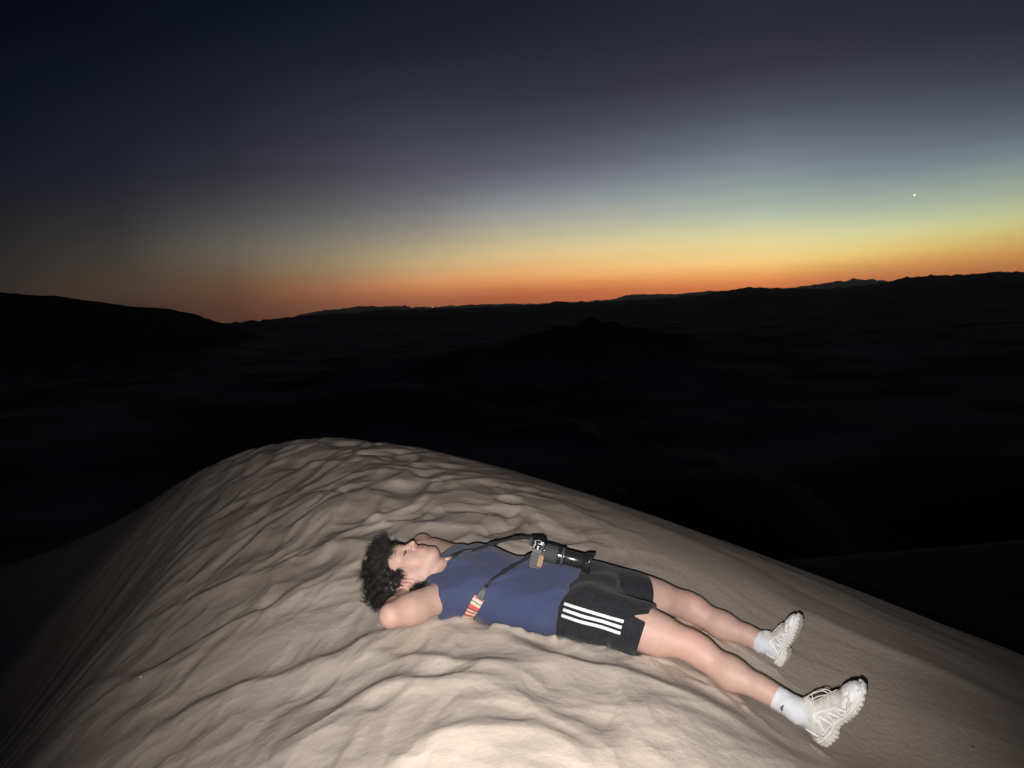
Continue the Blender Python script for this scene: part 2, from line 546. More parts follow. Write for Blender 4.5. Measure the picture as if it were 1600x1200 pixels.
# contact places: the sand meets the lying body here (photo pixel, distance)
for px, py, Y, dz in [(600, 950, 2.95, 0), (610, 985, 2.75, 0), (690, 972, 2.72, 0.0), (780, 968, 2.70, 0.0), (860, 985, 2.67, 0.0), (905, 1003, 2.65, 0), (1000, 1028, 2.55, 0),
                      (1060, 1030, 2.5, 0), (1150, 1095, 2.42, 0), (1212, 1120, 2.36, 0), (1285, 1168, 2.3, 0), (1228, 1038, 2.85, 0), (1170, 1018, 2.85, 0),
                      (1090, 985, 2.88, 0)]:
    q = P(px, py, Y)
    CTRL.append((q[0], q[1], q[2] + dz))
for x, y in [(-1.4, 2.6), (-1.3, 1.8), (0, 1.5), (1.0, 1.5), (1.8, 2.2), (1.9, 3.2), (0.8, 3.8), (0, 3.9), (-1.0, 3.8), (-1.8, 3.3), (0.4, 1.8), (-.5, 1.9)]:
    CTRL.append((x, y, float(ground0(np.array([x]), np.array([y]))[0])))
RBF = rbf_fit(CTRL, 0.42)

def on_ground(px, py):
    """place on the sand that the photo shows at this pixel"""
    d = ray(px, py)
    t = np.linspace(1.2, 8, 1400)
    x, y, z = d[0] * t / d[1], t, EYE + d[2] * t / d[1]
    g = dune_base(x, y) + rbf_eval(x, y)
    k = np.nonzero(z < g)[0]
    k = k[0] if len(k) else 900
    return np.array([x[k], y[k]])

for pts, h, wn, wf in [
    ([(700, 990), (770, 995), (850, 1030), (975, 1058), (1080, 1098), (1180, 1150), (1260, 1200)], 0.050, 0.16, 0.07),
    ([(230, 1150), (320, 1100), (420, 1065), (520, 1030), (600, 990), (640, 985)], 0.04, 0.2, 0.06),
    ([(420, 1190), (520, 1120), (600, 1085), (680, 1080), (760, 1076), (820, 1072)], 0.055, 0.2, 0.08),
    ([(700, 1110), (790, 1105), (860, 1130), (930, 1160), (980, 1200)], 0.045, 0.18, 0.07),
    ([(600, 1200), (690, 1165), (760, 1160), (850, 1162), (930, 1190)], 0.04, 0.15, 0.06),
    ([(560, 1020), (640, 1035), (720, 1040), (800, 1050), (860, 1075)], 0.035, 0.15, 0.05),
    ([(960, 1110), (1050, 1120), (1120, 1150), (1180, 1198)], 0.03, 0.2, 0.08),
    ([(150, 1100), (240, 1055), (330, 1000), (430, 945), (560, 880)], 0.035, 0.2, 0.05),
    ([(60, 1130), (200, 1065), (250, 1060), (330, 1020), (400, 1000)], 0.02, 0.12, 0.04),
    ([(180, 1010), (300, 940), (420, 890), (520, 850), (580, 835)], 0.03, 0.2, 0.05),
]:
    CREASES.append((bez([on_ground(*p) for p in pts], 6), h, wn, wf))

m_sand = new_mat('dune_sand', (0.56, 0.455, 0.36), rough=0.95, spec=0.15)
vary(m_sand, 2.2, (0.50, 0.425, 0.365), (0.585, 0.505, 0.435), detail=8)
def grain(m):
    t = m.node_tree
    b = t.nodes['Principled BSDF']
    tc = N(t, 'ShaderNodeTexCoord')
    h = None
    for sc, am in ((1500, 0.0005), (230, 0.0011), (38, 0.0035)):
        n = N(t, 'ShaderNodeTexNoise')
        n.inputs['Scale'].default_value = sc
        n.inputs['Detail'].default_value = 2
        t.links.new(tc.outputs['Object'], n.inputs['Vector'])
        a = math_node(t, 'MULTIPLY', n.outputs[0], am)
        h = a if h is None else math_node(t, 'ADD', h, a)
    bp = N(t, 'ShaderNodeBump')
    bp.inputs['Distance'].default_value = 1.0
    bp.inputs['Strength'].default_value = 0.8
    t.links.new(h, bp.inputs['Height'])
    t.links.new(bp.outputs[0], b.inputs['Normal'])
grain(m_sand)
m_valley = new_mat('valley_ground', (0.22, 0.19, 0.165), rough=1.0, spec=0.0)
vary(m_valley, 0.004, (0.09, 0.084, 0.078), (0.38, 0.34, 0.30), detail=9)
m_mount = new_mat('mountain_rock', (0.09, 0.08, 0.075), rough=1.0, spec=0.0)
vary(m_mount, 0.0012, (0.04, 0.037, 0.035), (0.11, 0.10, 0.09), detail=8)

ANG = np.concatenate([np.arange(-180, -52, 2.0), np.arange(-52, -42, 0.5), np.arange(-42, 42.001, 0.14), np.arange(42.5, 52, 0.5), np.arange(52, 181, 2.0)])
R1 = np.concatenate([np.arange(0.05, 1.2, 0.05), np.geomspace(1.2, 1.7, 60)[:-1], np.geomspace(1.7, 7.5, 420)[:-1], np.geomspace(7.5, 26.0, 150)])
R2 = np.geomspace(26.0, 11000.0, 420)  # neighbouring dune's dimness put in by this sheet's darker ground colour
R3 = np.concatenate([np.geomspace(11000, 24000, 90)[:-1], np.geomspace(24000, 56500, 80)])

def silhouette_nodes(m):
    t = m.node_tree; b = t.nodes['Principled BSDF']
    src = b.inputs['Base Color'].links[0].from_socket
    at = N(t, 'ShaderNodeAttribute', attribute_name='silhouette_tone')
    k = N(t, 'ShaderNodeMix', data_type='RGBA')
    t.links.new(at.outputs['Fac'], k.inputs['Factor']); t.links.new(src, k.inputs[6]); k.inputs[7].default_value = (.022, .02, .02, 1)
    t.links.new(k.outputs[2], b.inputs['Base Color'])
silhouette_nodes(m_valley)  # hills darkened in colour to stand as silhouettes against the hazy plain

def finish_ground(hfun):
    v, f = ring_grid(R1, ANG, hfun)
    o = link_mesh('dune', v, f, m_sand); o['kind'] = 'structure'
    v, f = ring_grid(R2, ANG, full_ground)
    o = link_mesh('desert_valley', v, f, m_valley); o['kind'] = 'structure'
    a = o.data.attributes.new('silhouette_tone', 'FLOAT', 'POINT')
    a.data.foreach_set('value', silhouette_mask(v[:, 0], v[:, 1]).astype(np.float32))
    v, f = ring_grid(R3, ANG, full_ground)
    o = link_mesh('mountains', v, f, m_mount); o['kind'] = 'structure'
# ------------------------------------------------------------------ modelling with distance fields
def unit(v):
    v = np.asarray(v, float)
    return v / np.linalg.norm(v)

class Field:
    def __init__(self, xs, ys, zs):
        self.xs, self.ys, self.zs = (np.asarray(a, np.float32) for a in (xs, ys, zs))
        self.F = np.full((len(self.xs), len(self.ys), len(self.zs)), 0.5, np.float32)
    def box(self, lo, hi):
        out = []
        for a, l, h in zip((self.xs, self.ys, self.zs), lo, hi):
            i, j = np.searchsorted(a, l), np.searchsorted(a, h)
            out.append(slice(max(0, i - 1), min(len(a), j + 1)))
        return tuple(out)
    def coords(self, sl):
        return (self.xs[sl[0]][:, None, None], self.ys[sl[1]][None, :, None], self.zs[sl[2]][None, None, :])
    def add(self, prim, k=0.02, op='union', pad=0.05):
        fn, lo, hi = prim
        sl = self.box(np.array(lo) - pad, np.array(hi) + pad)
        if any(s.stop - s.start < 2 for s in sl):
            return
        X, Y, Z = self.coords(sl)
        d = fn(X, Y, Z).astype(np.float32)
        f = self.F[sl]
        if op == 'union':
            h = np.clip(0.5 + 0.5 * (f - d) / k, 0, 1)
            self.F[sl] = f + (d - f) * h - k * h * (1 - h)
        elif op == 'cut':
            d = -d
            h = np.clip(0.5 + 0.5 * (d - f) / k, 0, 1)
            self.F[sl] = f + (d - f) * h + k * h * (1 - h)
        elif op == 'keep':
            h = np.clip(0.5 + 0.5 * (d - f) / k, 0, 1)
            self.F[sl] = f + (d - f) * h + k * h * (1 - h)
    def mesh(self):
        F = self.F
        S = F < 0
        n = S[:-1, :-1, :-1].astype(np.int8)
        for dx in (0, 1):
            for dy in (0, 1):
                for dz in (0, 1):
                    if dx or dy or dz:
                        n = n + S[dx:F.shape[0] - 1 + dx, dy:F.shape[1] - 1 + dy, dz:F.shape[2] - 1 + dz]
        ci = np.stack(np.nonzero((n > 0) & (n < 8)), 1)
        idx = -np.ones(n.shape, np.int32)
        idx[ci[:, 0], ci[:, 1], ci[:, 2]] = np.arange(len(ci))
        corner = [(a, b, c) for a in (0, 1) for b in (0, 1) for c in (0, 1)]
        val = {c: F[ci[:, 0] + c[0], ci[:, 1] + c[1], ci[:, 2] + c[2]] for c in corner}
        pos = {c: np.stack([self.xs[ci[:, 0] + c[0]], self.ys[ci[:, 1] + c[1]], self.zs[ci[:, 2] + c[2]]], 1) for c in corner}
        acc = np.zeros((len(ci), 3)); cnt = np.zeros(len(ci))
        for a in corner:
            for b in corner:
                if a < b and sum(abs(p - q) for p, q in zip(a, b)) == 1:
                    va, vb = val[a], val[b]
                    m = (va < 0) != (vb < 0)
                    t = np.where(m, va / np.where(m, va - vb, 1), 0)
                    acc += np.where(m[:, None], pos[a] + (pos[b] - pos[a]) * t[:, None], 0)
                    cnt += m
        V = acc / cnt[:, None]
        quads = []
        for ax in range(3):
            o1, o2 = (ax + 1) % 3, (ax + 2) % 3
            sa = [slice(None)] * 3; sb = [slice(None)] * 3
            sa[ax] = slice(0, -1); sb[ax] = slice(1, None)
            A, B = S[tuple(sa)], S[tuple(sb)]
            e = np.stack(np.nonzero(A != B), 1)
            ok = (e[:, o1] > 0) & (e[:, o2] > 0) & (e[:, o1] < n.shape[o1]) & (e[:, o2] < n.shape[o2])
            e = e[ok]
            def cell(d1, d2):
                c = e.copy(); c[:, o1] -= d1; c[:, o2] -= d2
                return idx[c[:, 0], c[:, 1], c[:, 2]]
            q = np.stack([cell(1, 1), cell(0, 1), cell(0, 0), cell(1, 0)], 1)
            inside = A[e[:, 0], e[:, 1], e[:, 2]]
            q[~inside] = q[~inside][:, ::-1]
            quads.append(q)
        Q = np.concatenate(quads)
        return V, Q[(Q >= 0).all(1)]

def rcone(a, b, ra, rb):
    a, b = np.asarray(a, float), np.asarray(b, float)
    ab = b - a; L2 = max(ab @ ab, 1e-12)
    def fn(X, Y, Z):
        x, y, z = X - a[0], Y - a[1], Z - a[2]
        t = np.clip((x * ab[0] + y * ab[1] + z * ab[2]) / L2, 0, 1)
        return np.sqrt((x - t * ab[0]) ** 2 + (y - t * ab[1]) ** 2 + (z - t * ab[2]) ** 2) - (ra + (rb - ra) * t)
    r = max(ra, rb)
    return fn, np.minimum(a, b) - r, np.maximum(a, b) + r

def ell(c, fr, rad):
    c, fr, rad = np.asarray(c, float), np.asarray(fr, float), np.asarray(rad, float)
    def fn(X, Y, Z):
        x, y, z = X - c[0], Y - c[1], Z - c[2]
        q = [(x * fr[i][0] + y * fr[i][1] + z * fr[i][2]) / rad[i] for i in range(3)]
        k0 = np.sqrt(q[0] ** 2 + q[1] ** 2 + q[2] ** 2)
        k1 = np.sqrt((q[0] / rad[0]) ** 2 + (q[1] / rad[1]) ** 2 + (q[2] / rad[2]) ** 2)
        return k0 * (k0 - 1.0) / np.maximum(k1, 1e-6)
    r = rad.max()
    return fn, c - r, c + r

def loft(o, A, S, V, st, cap=0.04, power=2.2):
    """o origin, A axis, S side, V depth; stations (t, half width, half depth, side offset, depth offset)"""
    st = np.asarray(st, float)
    def fn(X, Y, Z):
        x, y, z = X - o[0], Y - o[1], Z - o[2]
        t = x * A[0] + y * A[1] + z * A[2]
        s = x * S[0] + y * S[1] + z * S[2]
        v = x * V[0] + y * V[1] + z * V[2]
        tc = np.clip(t, st[0, 0], st[-1, 0])
        w, h, so, vo = (np.interp(tc, st[:, 0], st[:, i]) for i in (1, 2, 3, 4))
        q = (np.abs((s - so) / w) ** power + np.abs((v - vo) / h) ** power) ** (1 / power)
        d = (q - 1) * np.minimum(w, h)
        e = np.abs(t - tc)
        return np.where(e > 0, np.sqrt(np.maximum(d, -cap * 0) ** 2 + e ** 2) - 0.0 + np.minimum(d, 0) * 0, d)
    pts = [o + A * r[0] + S * (r[3] + i * r[1]) + V * (r[4] + j * r[2]) for r in st for i in (-1, 1) for j in (-1, 1)]
    pts = np.array(pts)
    return fn, pts.min(0), pts.max(0)

def halfspace(p, n, lo, hi):
    """negative on the side n points away from"""
    p, n = np.asarray(p, float), unit(n)
    return (lambda X, Y, Z: (X - p[0]) * n[0] + (Y - p[1]) * n[1] + (Z - p[2]) * n[2]), lo, hi

def tube(name, pts, rad, mat, parent=None, seg=6, closed=False, mesh_only=False):
    pts = np.asarray(pts, float)
    n = len(pts)
    rad = np.full(n, rad) if np.isscalar(rad) else np.asarray(rad)
    tan = np.gradient(pts, axis=0); tan /= np.linalg.norm(tan, axis=1)[:, None] + 1e-12
    up = np.array([0.13, 0.21, 0.97])
    V = np.zeros((n, seg, 3))
    a = np.cross(tan[0], up); a /= np.linalg.norm(a)
    for i in range(n):
        a = a - tan[i] * (a @ tan[i]); a /= np.linalg.norm(a) + 1e-12
        b = np.cross(tan[i], a)
        for j in range(seg):
            th = 2 * math.pi * j / seg
            V[i, j] = pts[i] + rad[i] * (math.cos(th) * a + math.sin(th) * b)
    f = []
    for i in range(n - 1):
        for j in range(seg):
            f.append((i * seg + j, i * seg + (j + 1) % seg, (i + 1) * seg + (j + 1) % seg, (i + 1) * seg + j))
    f.append(tuple(range(seg))[::-1]); f.append(tuple((n - 1) * seg + j for j in range(seg)))
    if mesh_only:
        return V.reshape(-1, 3), f
    return link_mesh(name, V.reshape(-1, 3), f, mat, parent)

def merge(parts):
    vs, fs, o = [], [], 0
    for v, f in parts:
        vs.append(np.asarray(v)); fs += [tuple(i + o for i in q) for q in f]; o += len(v)
    return np.concatenate(vs), fs

def ribbon(pts, nrm, width, thick):
    """flat band with thickness along pts; nrm = outward normals"""
    pts, nrm = np.asarray(pts, float), np.asarray(nrm, float)
    tan = np.gradient(pts, axis=0); tan /= np.linalg.norm(tan, axis=1)[:, None]
    side = np.cross(tan, nrm); side /= np.linalg.norm(side, axis=1)[:, None]
    nn = np.cross(side, tan)
    w = (np.full(len(pts), width) if np.isscalar(width) else np.asarray(width))[:, None] / 2
    V = np.stack([pts - side * w, pts + side * w, pts + side * w * 0.9 + nn * thick, pts - side * w * 0.9 + nn * thick], 1)
    f = []
    for i in range(len(pts) - 1):
        for j in range(4):
            f.append((i * 4 + j, i * 4 + (j + 1) % 4, (i + 1) * 4 + (j + 1) % 4, (i + 1) * 4 + j))
    f.append((3, 2, 1, 0)); e = (len(pts) - 1) * 4; f.append((e, e + 1, e + 2, e + 3))
    return V.reshape(-1, 3), f

# ------------------------------------------------------------------ the person lying on the ridge
H = P(641, 890, 2.90)
NB = P(697, 896, 2.90)
SR, SL = P(688, 934, 2.765), P(716, 874, 3.05)
ER, EL = P(611, 962, 2.585), P(660, 850, 3.27)
WR, WL = P(630, 928, 2.84), P(640, 880, 3.06)
HR, HL = P(922, 952, 2.70), P(924, 912, 2.91)
KR, KL = P(1085, 1012, 2.52), P(1078, 947, 2.98)
heelR, toeR = P(1277, 1146, 2.27), P(1347, 1070, 2.19)
heelL, toeL = P(1212, 1028, 2.78), P(1246, 960, 2.74)
def shoe_frame(hl, toe, ank):
    L = unit(toe - hl)
    U = unit(ank - hl); U = unit(U - L * (U @ L))
    S = np.cross(L, U)
    if S[1] > 0: S = -S                               # S points to the camera side
    k = np.linalg.norm(toe - hl) / .262
    O = hl - U * .030 - L * .012
    return (lambda l, s_, u: O + (L * l + S * s_ + U * u) * k), L, U, S, k, O
FR_R = shoe_frame(heelR, toeR, P(1200, 1104, 2.33)); FR_L = shoe_frame(heelL, toeL, P(1165, 998, 2.86))
AR, AL = FR_R[0](.046, 0, .120), FR_L[0](.046, 0, .120)

PEL = (HR + HL) / 2
AX = unit(NB - PEL)
SD = SR - SL; SD = unit(SD - AX * (SD @ AX))
VD = np.cross(AX, SD)
if VD[2] < 0: VD = -VD
TORSO = [(-0.10, .12, .075, 0, -.02), (-.04, .158, .088, 0, -.020), (.04, .162, .090, 0, -.017), (.13, .148, .085, 0, -.012), (.22, .138, .080, 0, -.010), (.33, .150, .088, 0, -.010),
         (.42, .166, .094, 0, -.012), (.49, .172, .092, 0, -.012), (.55, .158, .082, 0, -.012), (.60, .12, .068, 0, -.012), (.635, .075, .05, 0, -.015)]
# head frame: face forward, crown up, right ear
HU = unit([-0.99, 0.09, 0.03]); HF = unit(np.array([0.03, -0.13, 0.98])); HF = unit(HF - HU * (HF @ HU)); HRt = np.cross(HF, HU)
HS = 1.06
def hp(r, f, u):
    return H + HS * (HRt * r + HF * f + HU * u)
HFR = [HRt, HF, HU]

gx = np.concatenate([np.arange(-.70, -.20, .003), np.arange(-.20, 1.16, .005)])
B = Field(gx, np.arange(2.12, 3.42, .004), np.arange(-.34, .33, .0034))
B.add(loft(PEL, AX, SD, VD, TORSO), .02)
# chest and belly forms
for sg in (1, -1):
    B.add(ell(PEL + AX * .46 + SD * .075 * sg + VD * .032, [AX, SD, VD], (.075, .085, .045)), .03)
    # trapezius
    B.add(rcone(NB + VD * -.02, (SR if sg > 0 else SL) * .6 + NB * .4 + VD * -.01, .045, .045), .03)
for S_, E_, W_, k in ((SR, ER, WR, 1), (SL, EL, WL, -1)):
    B.add(rcone(S_, S_ * .35 + E_ * .65, .060, .055 if k > 0 else .045), .035)
    B.add(rcone(S_ * .45 + E_ * .55 + np.array([0, 0, -.010]), E_, .054 if k > 0 else .044, .046 if k > 0 else .039), .03)
    m = E_ * .65 + W_ * .35
    B.add(rcone(E_, m, .040, .041), .012 if k > 0 else .03)
    B.add(rcone(m, W_, .040, .027), .012)
# neck and throat
B.add(rcone(hp(0, -.02, -.03), NB + VD * -.015, .056, .060), .03)
B.add(rcone(hp(0, .018, -.085), NB + VD * .012, .026, .034), .035)
B.add(rcone(hp(.045, -.03, -.03), NB * .75 + SR * .25, .022, .03), .03)
# skull, face
B.add(ell(hp(0, -.012, .037), HFR, np.array([.076, .096, .088]) * HS), .02)
B.add(ell(hp(0, .030, -.028), HFR, np.array([.060, .060, .084]) * HS), .03)
B.add(rcone(hp(.010, .066, -.089), hp(-.010, .066, -.089), .021, .021), .025)
for s in (1, -1):
    B.add(rcone(hp(.010 * s, .062, -.089), hp(.046 * s, .000, -.062), .018, .020), .025)
    B.add(rcone(hp(.046 * s, .000, -.062), hp(.060 * s, -.008, -.01), .020, .018), .022)
    B.add(ell(hp(.034 * s, .052, -.016), HFR, np.array([.028, .023, .036]) * HS), .035)
    B.add(rcone(hp(.010 * s, .084, .036), hp(.045 * s, .068, .036), .012, .010), .014)
B.add(ell(hp(0, .052, .055), HFR, np.array([.060, .040, .048]) * HS), .02)
for s in (1, -1):
    B.add(ell(hp(.032 * s, .101, .012), HFR, np.array([.017, .014, .012]) * HS), .012, 'cut')
    B.add(rcone(hp(.031 * s, .071, .014), hp(.033 * s, .071, .014), .0145, .0145), .005)
B.add(rcone(hp(0, .082, .026), hp(0, .106, -.014), .0085, .0115), .012)
B.add(rcone(hp(0, .109, -.0175), hp(0, .109, -.0175), .0105, .0105), .006)
for s in (1, -1):
    B.add(ell(hp(.0125 * s, .097, -.021), HFR, np.array([.0075, .010, .008]) * HS), .006)
    B.add(rcone(hp(.006 * s, .102, -.0315), hp(.008 * s, .094, -.031), .0032, .0032), .003, 'cut')
B.add(ell(hp(0, .078, -.05), HFR, np.array([.030, .018, .024]) * HS), .014)
B.add(rcone(hp(-.014, .0905, -.0475), hp(.014, .0905, -.0475), .0060, .0060), .006)
B.add(rcone(hp(0, .0945, -.0470), hp(0, .0945, -.0470), .0058, .0058), .005)
B.add(rcone(hp(-.012, .0895, -.0580), hp(.012, .0895, -.0580), .0066, .0066), .006)
B.add(rcone(hp(-.022, .0965, -.0525), hp(.022, .0965, -.0525), .0018, .0018), .004, 'cut')
B.add(ell(hp(0, .097, -.0715), HFR, np.array([.018, .006, .005]) * HS), .006, 'cut')
for s in (1, -1):
    EF = [unit(HRt * s * .9 - HF * .42), unit(HF * .9 + HRt * s * .42), HU]
    ec = hp(.0765 * s, -.012, -.004)
    B.add(ell(ec, EF, (.010, .020, .034)), .005)
    B.add(ell(ec + EF[0] * .011, EF, (.010, .012, .022)), .004, 'cut')
    B.add(rcone(ec + EF[0] * .002 + EF[1] * .013 - EF[2] * .004, ec + EF[0] * .004 + EF[1] * .010 - EF[2] * .012, .005, .005), .004)
    B.add(rcone(ec - EF[2] * .026 + EF[1] * .004, ec - EF[2] * .030 + EF[1] * .006, .0075, .0065), .006)
# legs
BK = np.array([0, 0, -1.0])
for Hh, K, A_, q in ((HR, KR, AR, FR_R[0]), (HL, KL, AL, FR_L[0])):
    th = unit(K - Hh); sh = unit(A_ - K)
    B.add(rcone(Hh, Hh * .35 + K * .65 + BK * .006, .090, .074), .03)
    B.add(rcone(Hh * .45 + K * .55 + BK * -.006, K - th * .03, .074, .056), .03)
    B.add(rcone(K - th * .02 + BK * -.014, K + sh * .02 + BK * -.014, .040, .038), .022)
    B.add(rcone(K, K + sh * .03, .051, .048), .02)
    B.add(rcone(K + sh * .03 + BK * .008, K + sh * .14 + BK * .016, .047, .054), .03)
    B.add(rcone(K + sh * .14 + BK * .013, K + sh * .28, .052, .036), .03)
    B.add(rcone(K + sh * .25, A_, .037, .033), .02)
    B.add(rcone(A_, q(.050, 0, .060), .032, .027), .02)
    B.add(rcone(q(.055, 0, .055), q(.17, 0, .042), .026, .022), .02)
    B.add(rcone(q(.17, 0, .042), q(.225, .004, .036), .021, .015), .015)
# hands laced under the skull
def hand(W_, side, xoff):
    c = hp(0, 0, 0)
    base = np.array([c[0] - 0.005 + xoff, c[1] + side * 0.045, c[2] - .108])
    W2 = W_
    d = unit(np.array([base[0] - W2[0], base[1] - W2[1], 0]))
    lat = np.array([1.0, 0, 0])
    B.add(rcone(W2, base + np.array([0, side * .015, .004]), .024, .019), .02)
    for i, (dx, ln) in enumerate(((-.030, .070), (-.011, .080), (.009, .077), (.028, .062))):
        k0 = base + lat * dx
        k1 = k0 + np.array([dx * .15, -side * ln * .45, -.006])
        k2 = k1 + np.array([dx * .1, -side * ln * .33, .004])
        k3 = k2 + np.array([0, -side * ln * .25, .012])
        B.add(rcone(base + lat * dx * .6 + np.array([0, side * .045, .0]), k0, .0135, .0105), .012)
        B.add(rcone(k0, k1, .0095, .0088), .003); B.add(rcone(k1, k2, .0088, .0082), .002); B.add(rcone(k2, k3, .0082, .0072), .002)
    t0 = base + np.array([.03, side * .055, .004])
    t1 = t0 + np.array([.030, -side * .022, .006]); t2 = t1 + np.array([.018, -side * .026, .006])
    B.add(rcone(t0, t1, .0135, .0105), .008); B.add(rcone(t1, t2, .0105, .0085), .003)
hand(WR, -1, .000)
hand(WL, 1, .0115)
bv, bq = B.mesh()

m_skin = new_mat('skin', (0.66, 0.42, 0.34), rough=0.50, spec=0.36, sss=0.2)
def skin_nodes(m):
    t = m.node_tree; b = t.nodes['Principled BSDF']
    at = N(t, 'ShaderNodeAttribute', attribute_name='tint')
    sp = N(t, 'ShaderNodeSeparateColor'); t.links.new(at.outputs['Color'], sp.inputs[0])
    tc = N(t, 'ShaderNodeTexCoord')
    n = N(t, 'ShaderNodeTexNoise'); n.inputs['Scale'].default_value = 26; n.inputs['Detail'].default_value = 8
    t.links.new(tc.outputs['Object'], n.inputs['Vector'])
    def mx(f, a, bcol):
        k = N(t, 'ShaderNodeMix', data_type='RGBA')
        if isinstance(f, float): k.inputs['Factor'].default_value = f
        else: t.links.new(f, k.inputs['Factor'])
        for sock, v in ((6, a), (7, bcol)):
            if isinstance(v, tuple): k.inputs[sock].default_value = (*v, 1)
            else: t.links.new(v, k.inputs[sock])
        return k.outputs[2]
    base = mx(n.outputs[0], (0.455, 0.292, 0.24), (0.585, 0.385, 0.322))
    c = mx(sp.outputs[0], base, (0.46, 0.20, 0.175))     # lips
    c = mx(sp.outputs[1], c, (0.60, 0.34, 0.29))       # flushed places
    c = mx(sp.outputs[2], c, (0.26, 0.15, 0.11))        # moles, and nostril shade painted in
    t.links.new(c, b.inputs['Base Color'])
    n2 = N(t, 'ShaderNodeTexNoise'); n2.inputs['Scale'].default_value = 350; n2.inputs['Detail'].default_value = 2
    t.links.new(tc.outputs['Object'], n2.inputs['Vector'])
    bp = N(t, 'ShaderNodeBump'); bp.inputs['Distance'].default_value = 0.0010; bp.inputs['Strength'].default_value = .8
    t.links.new(n2.outputs[0], bp.inputs['Height']); t.links.new(bp.outputs[0], b.inputs['Normal'])
skin_nodes(m_skin)

person = empty('person', [PEL[0], PEL[1], PEL[2] - .10])
tag(person, 'person in blue tank top and black shorts lying on the dune, hands behind head', 'person')
body = link_mesh('body', bv, bq, m_skin, person)
def gauss(p, s):
    return np.exp(-((bv - p) ** 2).sum(1) / (2 * s * s))
lips = np.clip(np.maximum(gauss(hp(.010, .096, -.0475), .0055), np.maximum(gauss(hp(-.010, .096, -.0475), .0055), gauss(hp(0, .099, -.0475), .005))) +
               np.maximum(gauss(hp(.008, .095, -.0585), .0058), gauss(hp(-.008, .095, -.0585), .0058)), 0, 1)
flush = np.clip(sum(gauss(p, s) * k for p, s, k in ((KR + [0, 0, .05], .05, .8), (KL + [0, 0, .05], .05, .8), (ER, .04, .45), (EL, .05, .5), (hp(.045, .07, -.015), .035, .35), (hp(-.045, .07, -.015), .035, .35),
                                                    (hp(.085, -.01, 0), .03, .7), (hp(0, .12, -.02), .012, .6))), 0, 1)
mole_shade = np.clip(gauss(P(666.5, 897.5, 2.84), .0028) * 1.0 + gauss(ER + [0.02, -.03, .01], .004) * .6 + gauss(hp(.006, .103, -.031), .003) * .6, 0, 1)
at = body.data.attributes.new('tint', 'FLOAT_COLOR', 'POINT')
at.data.foreach_set('color', np.stack([lips, flush, mole_shade, np.ones(len(bv))], 1).astype(np.float32).ravel())

def bvh_of(v, q):
    return BVHTree.FromPolygons([tuple(map(float, p)) for p in v], [tuple(map(int, f)) for f in q])
body_tree = bvh_of(bv, bq)
def hit(tree, px, py, lift=0.0):
    d = Vector(ray(px, py)).normalized()
    loc, nrm, i, dist = tree.ray_cast(Vector((0, 0, EYE)), d)
    if loc is None:
        return None, None
    if nrm.dot(d) > 0: nrm = -nrm
    return np.array(loc) + np.array(nrm) * lift, np.array(nrm)
# ------------------------------------------------------------------ clothes
def grid(lo, hi, h):
    return Field(*(np.arange(a, b, h) for a, b in zip(lo, hi)))

def wrinkle(v, q, amp, fn):
    """move vertices along their normals by fn"""
    n = np.zeros_like(v)
    a = np.cross(v[q[:, 1]] - v[q[:, 0]], v[q[:, 2]] - v[q[:, 0]])
    for k in range(4):
        np.add.at(n, q[:, k], a)
    n /= np.linalg.norm(n, axis=1)[:, None] + 1e-12
    return v + n * (amp * fn(v))[:, None]

m_blue = new_mat('blue_jersey', (0.040, 0.065, 0.185), rough=0.9, spec=0.12, sheen=0.15)
vary(m_blue, 14, (0.050, 0.060, 0.128), (0.056, 0.068, 0.140), bump=0.0008, bump_scale=900)
m_black = new_mat('black_cloth', (0.014, 0.015, 0.019), rough=0.85, spec=0.25, sheen=0.1)
vary(m_black, 50, (0.012, 0.013, 0.017), (0.019, 0.020, 0.025), bump=0.0006, bump_scale=1100)
m_white = new_mat('white_print', (0.75, 0.76, 0.80), rough=0.7)
m_sock = new_mat('white_knit', (0.70, 0.72, 0.77), rough=0.95, spec=0.1)
vary(m_sock, 40, (0.58, 0.60, 0.65), (0.67, 0.69, 0.74), bump=0.0015, bump_scale=320, stretch=(1, 1, 1))

# tank top
lo = np.array([-.48, 2.50, -.14]); hi = np.array([.34, 3.26, .33])
F_ = grid(lo, hi, .0036)
SH = [(-.06, .180, .096, .004, -.012), (.04, .180, .099, .006, -.014), (.13, .168, .096, .010, -.010), (.22, .158, .092, .012, -.010), (.33, .166, .099, .008, -.010), (.42, .178, .104, .004, -.010),
      (.49, .183, .102, .002, -.011), (.55, .178, .092, 0, -.011), (.60, .150, .075, 0, -.014), (.64, .10, .060, 0, -.014)]
F_.add(loft(PEL, AX, SD, VD, SH), .01)
for sg, S_, E_ in ((1, SR, ER), (-1, SL, EL)):
    F_.add(ell(PEL + AX * .46 + SD * .075 * sg + VD * .036, [AX, SD, VD], (.080, .090, .050)), .03)
    F_.add(rcone(S_ + AX * -.005, NB * .6 + S_ * .4 + VD * -.006, .068, .064), .03)
# near side cloth sags to the sand
F_.add(rcone(PEL + AX * .10 + SD * .13 + VD * -.055, PEL + AX * .36 + SD * .12 + VD * -.055, .055, .055), .04)
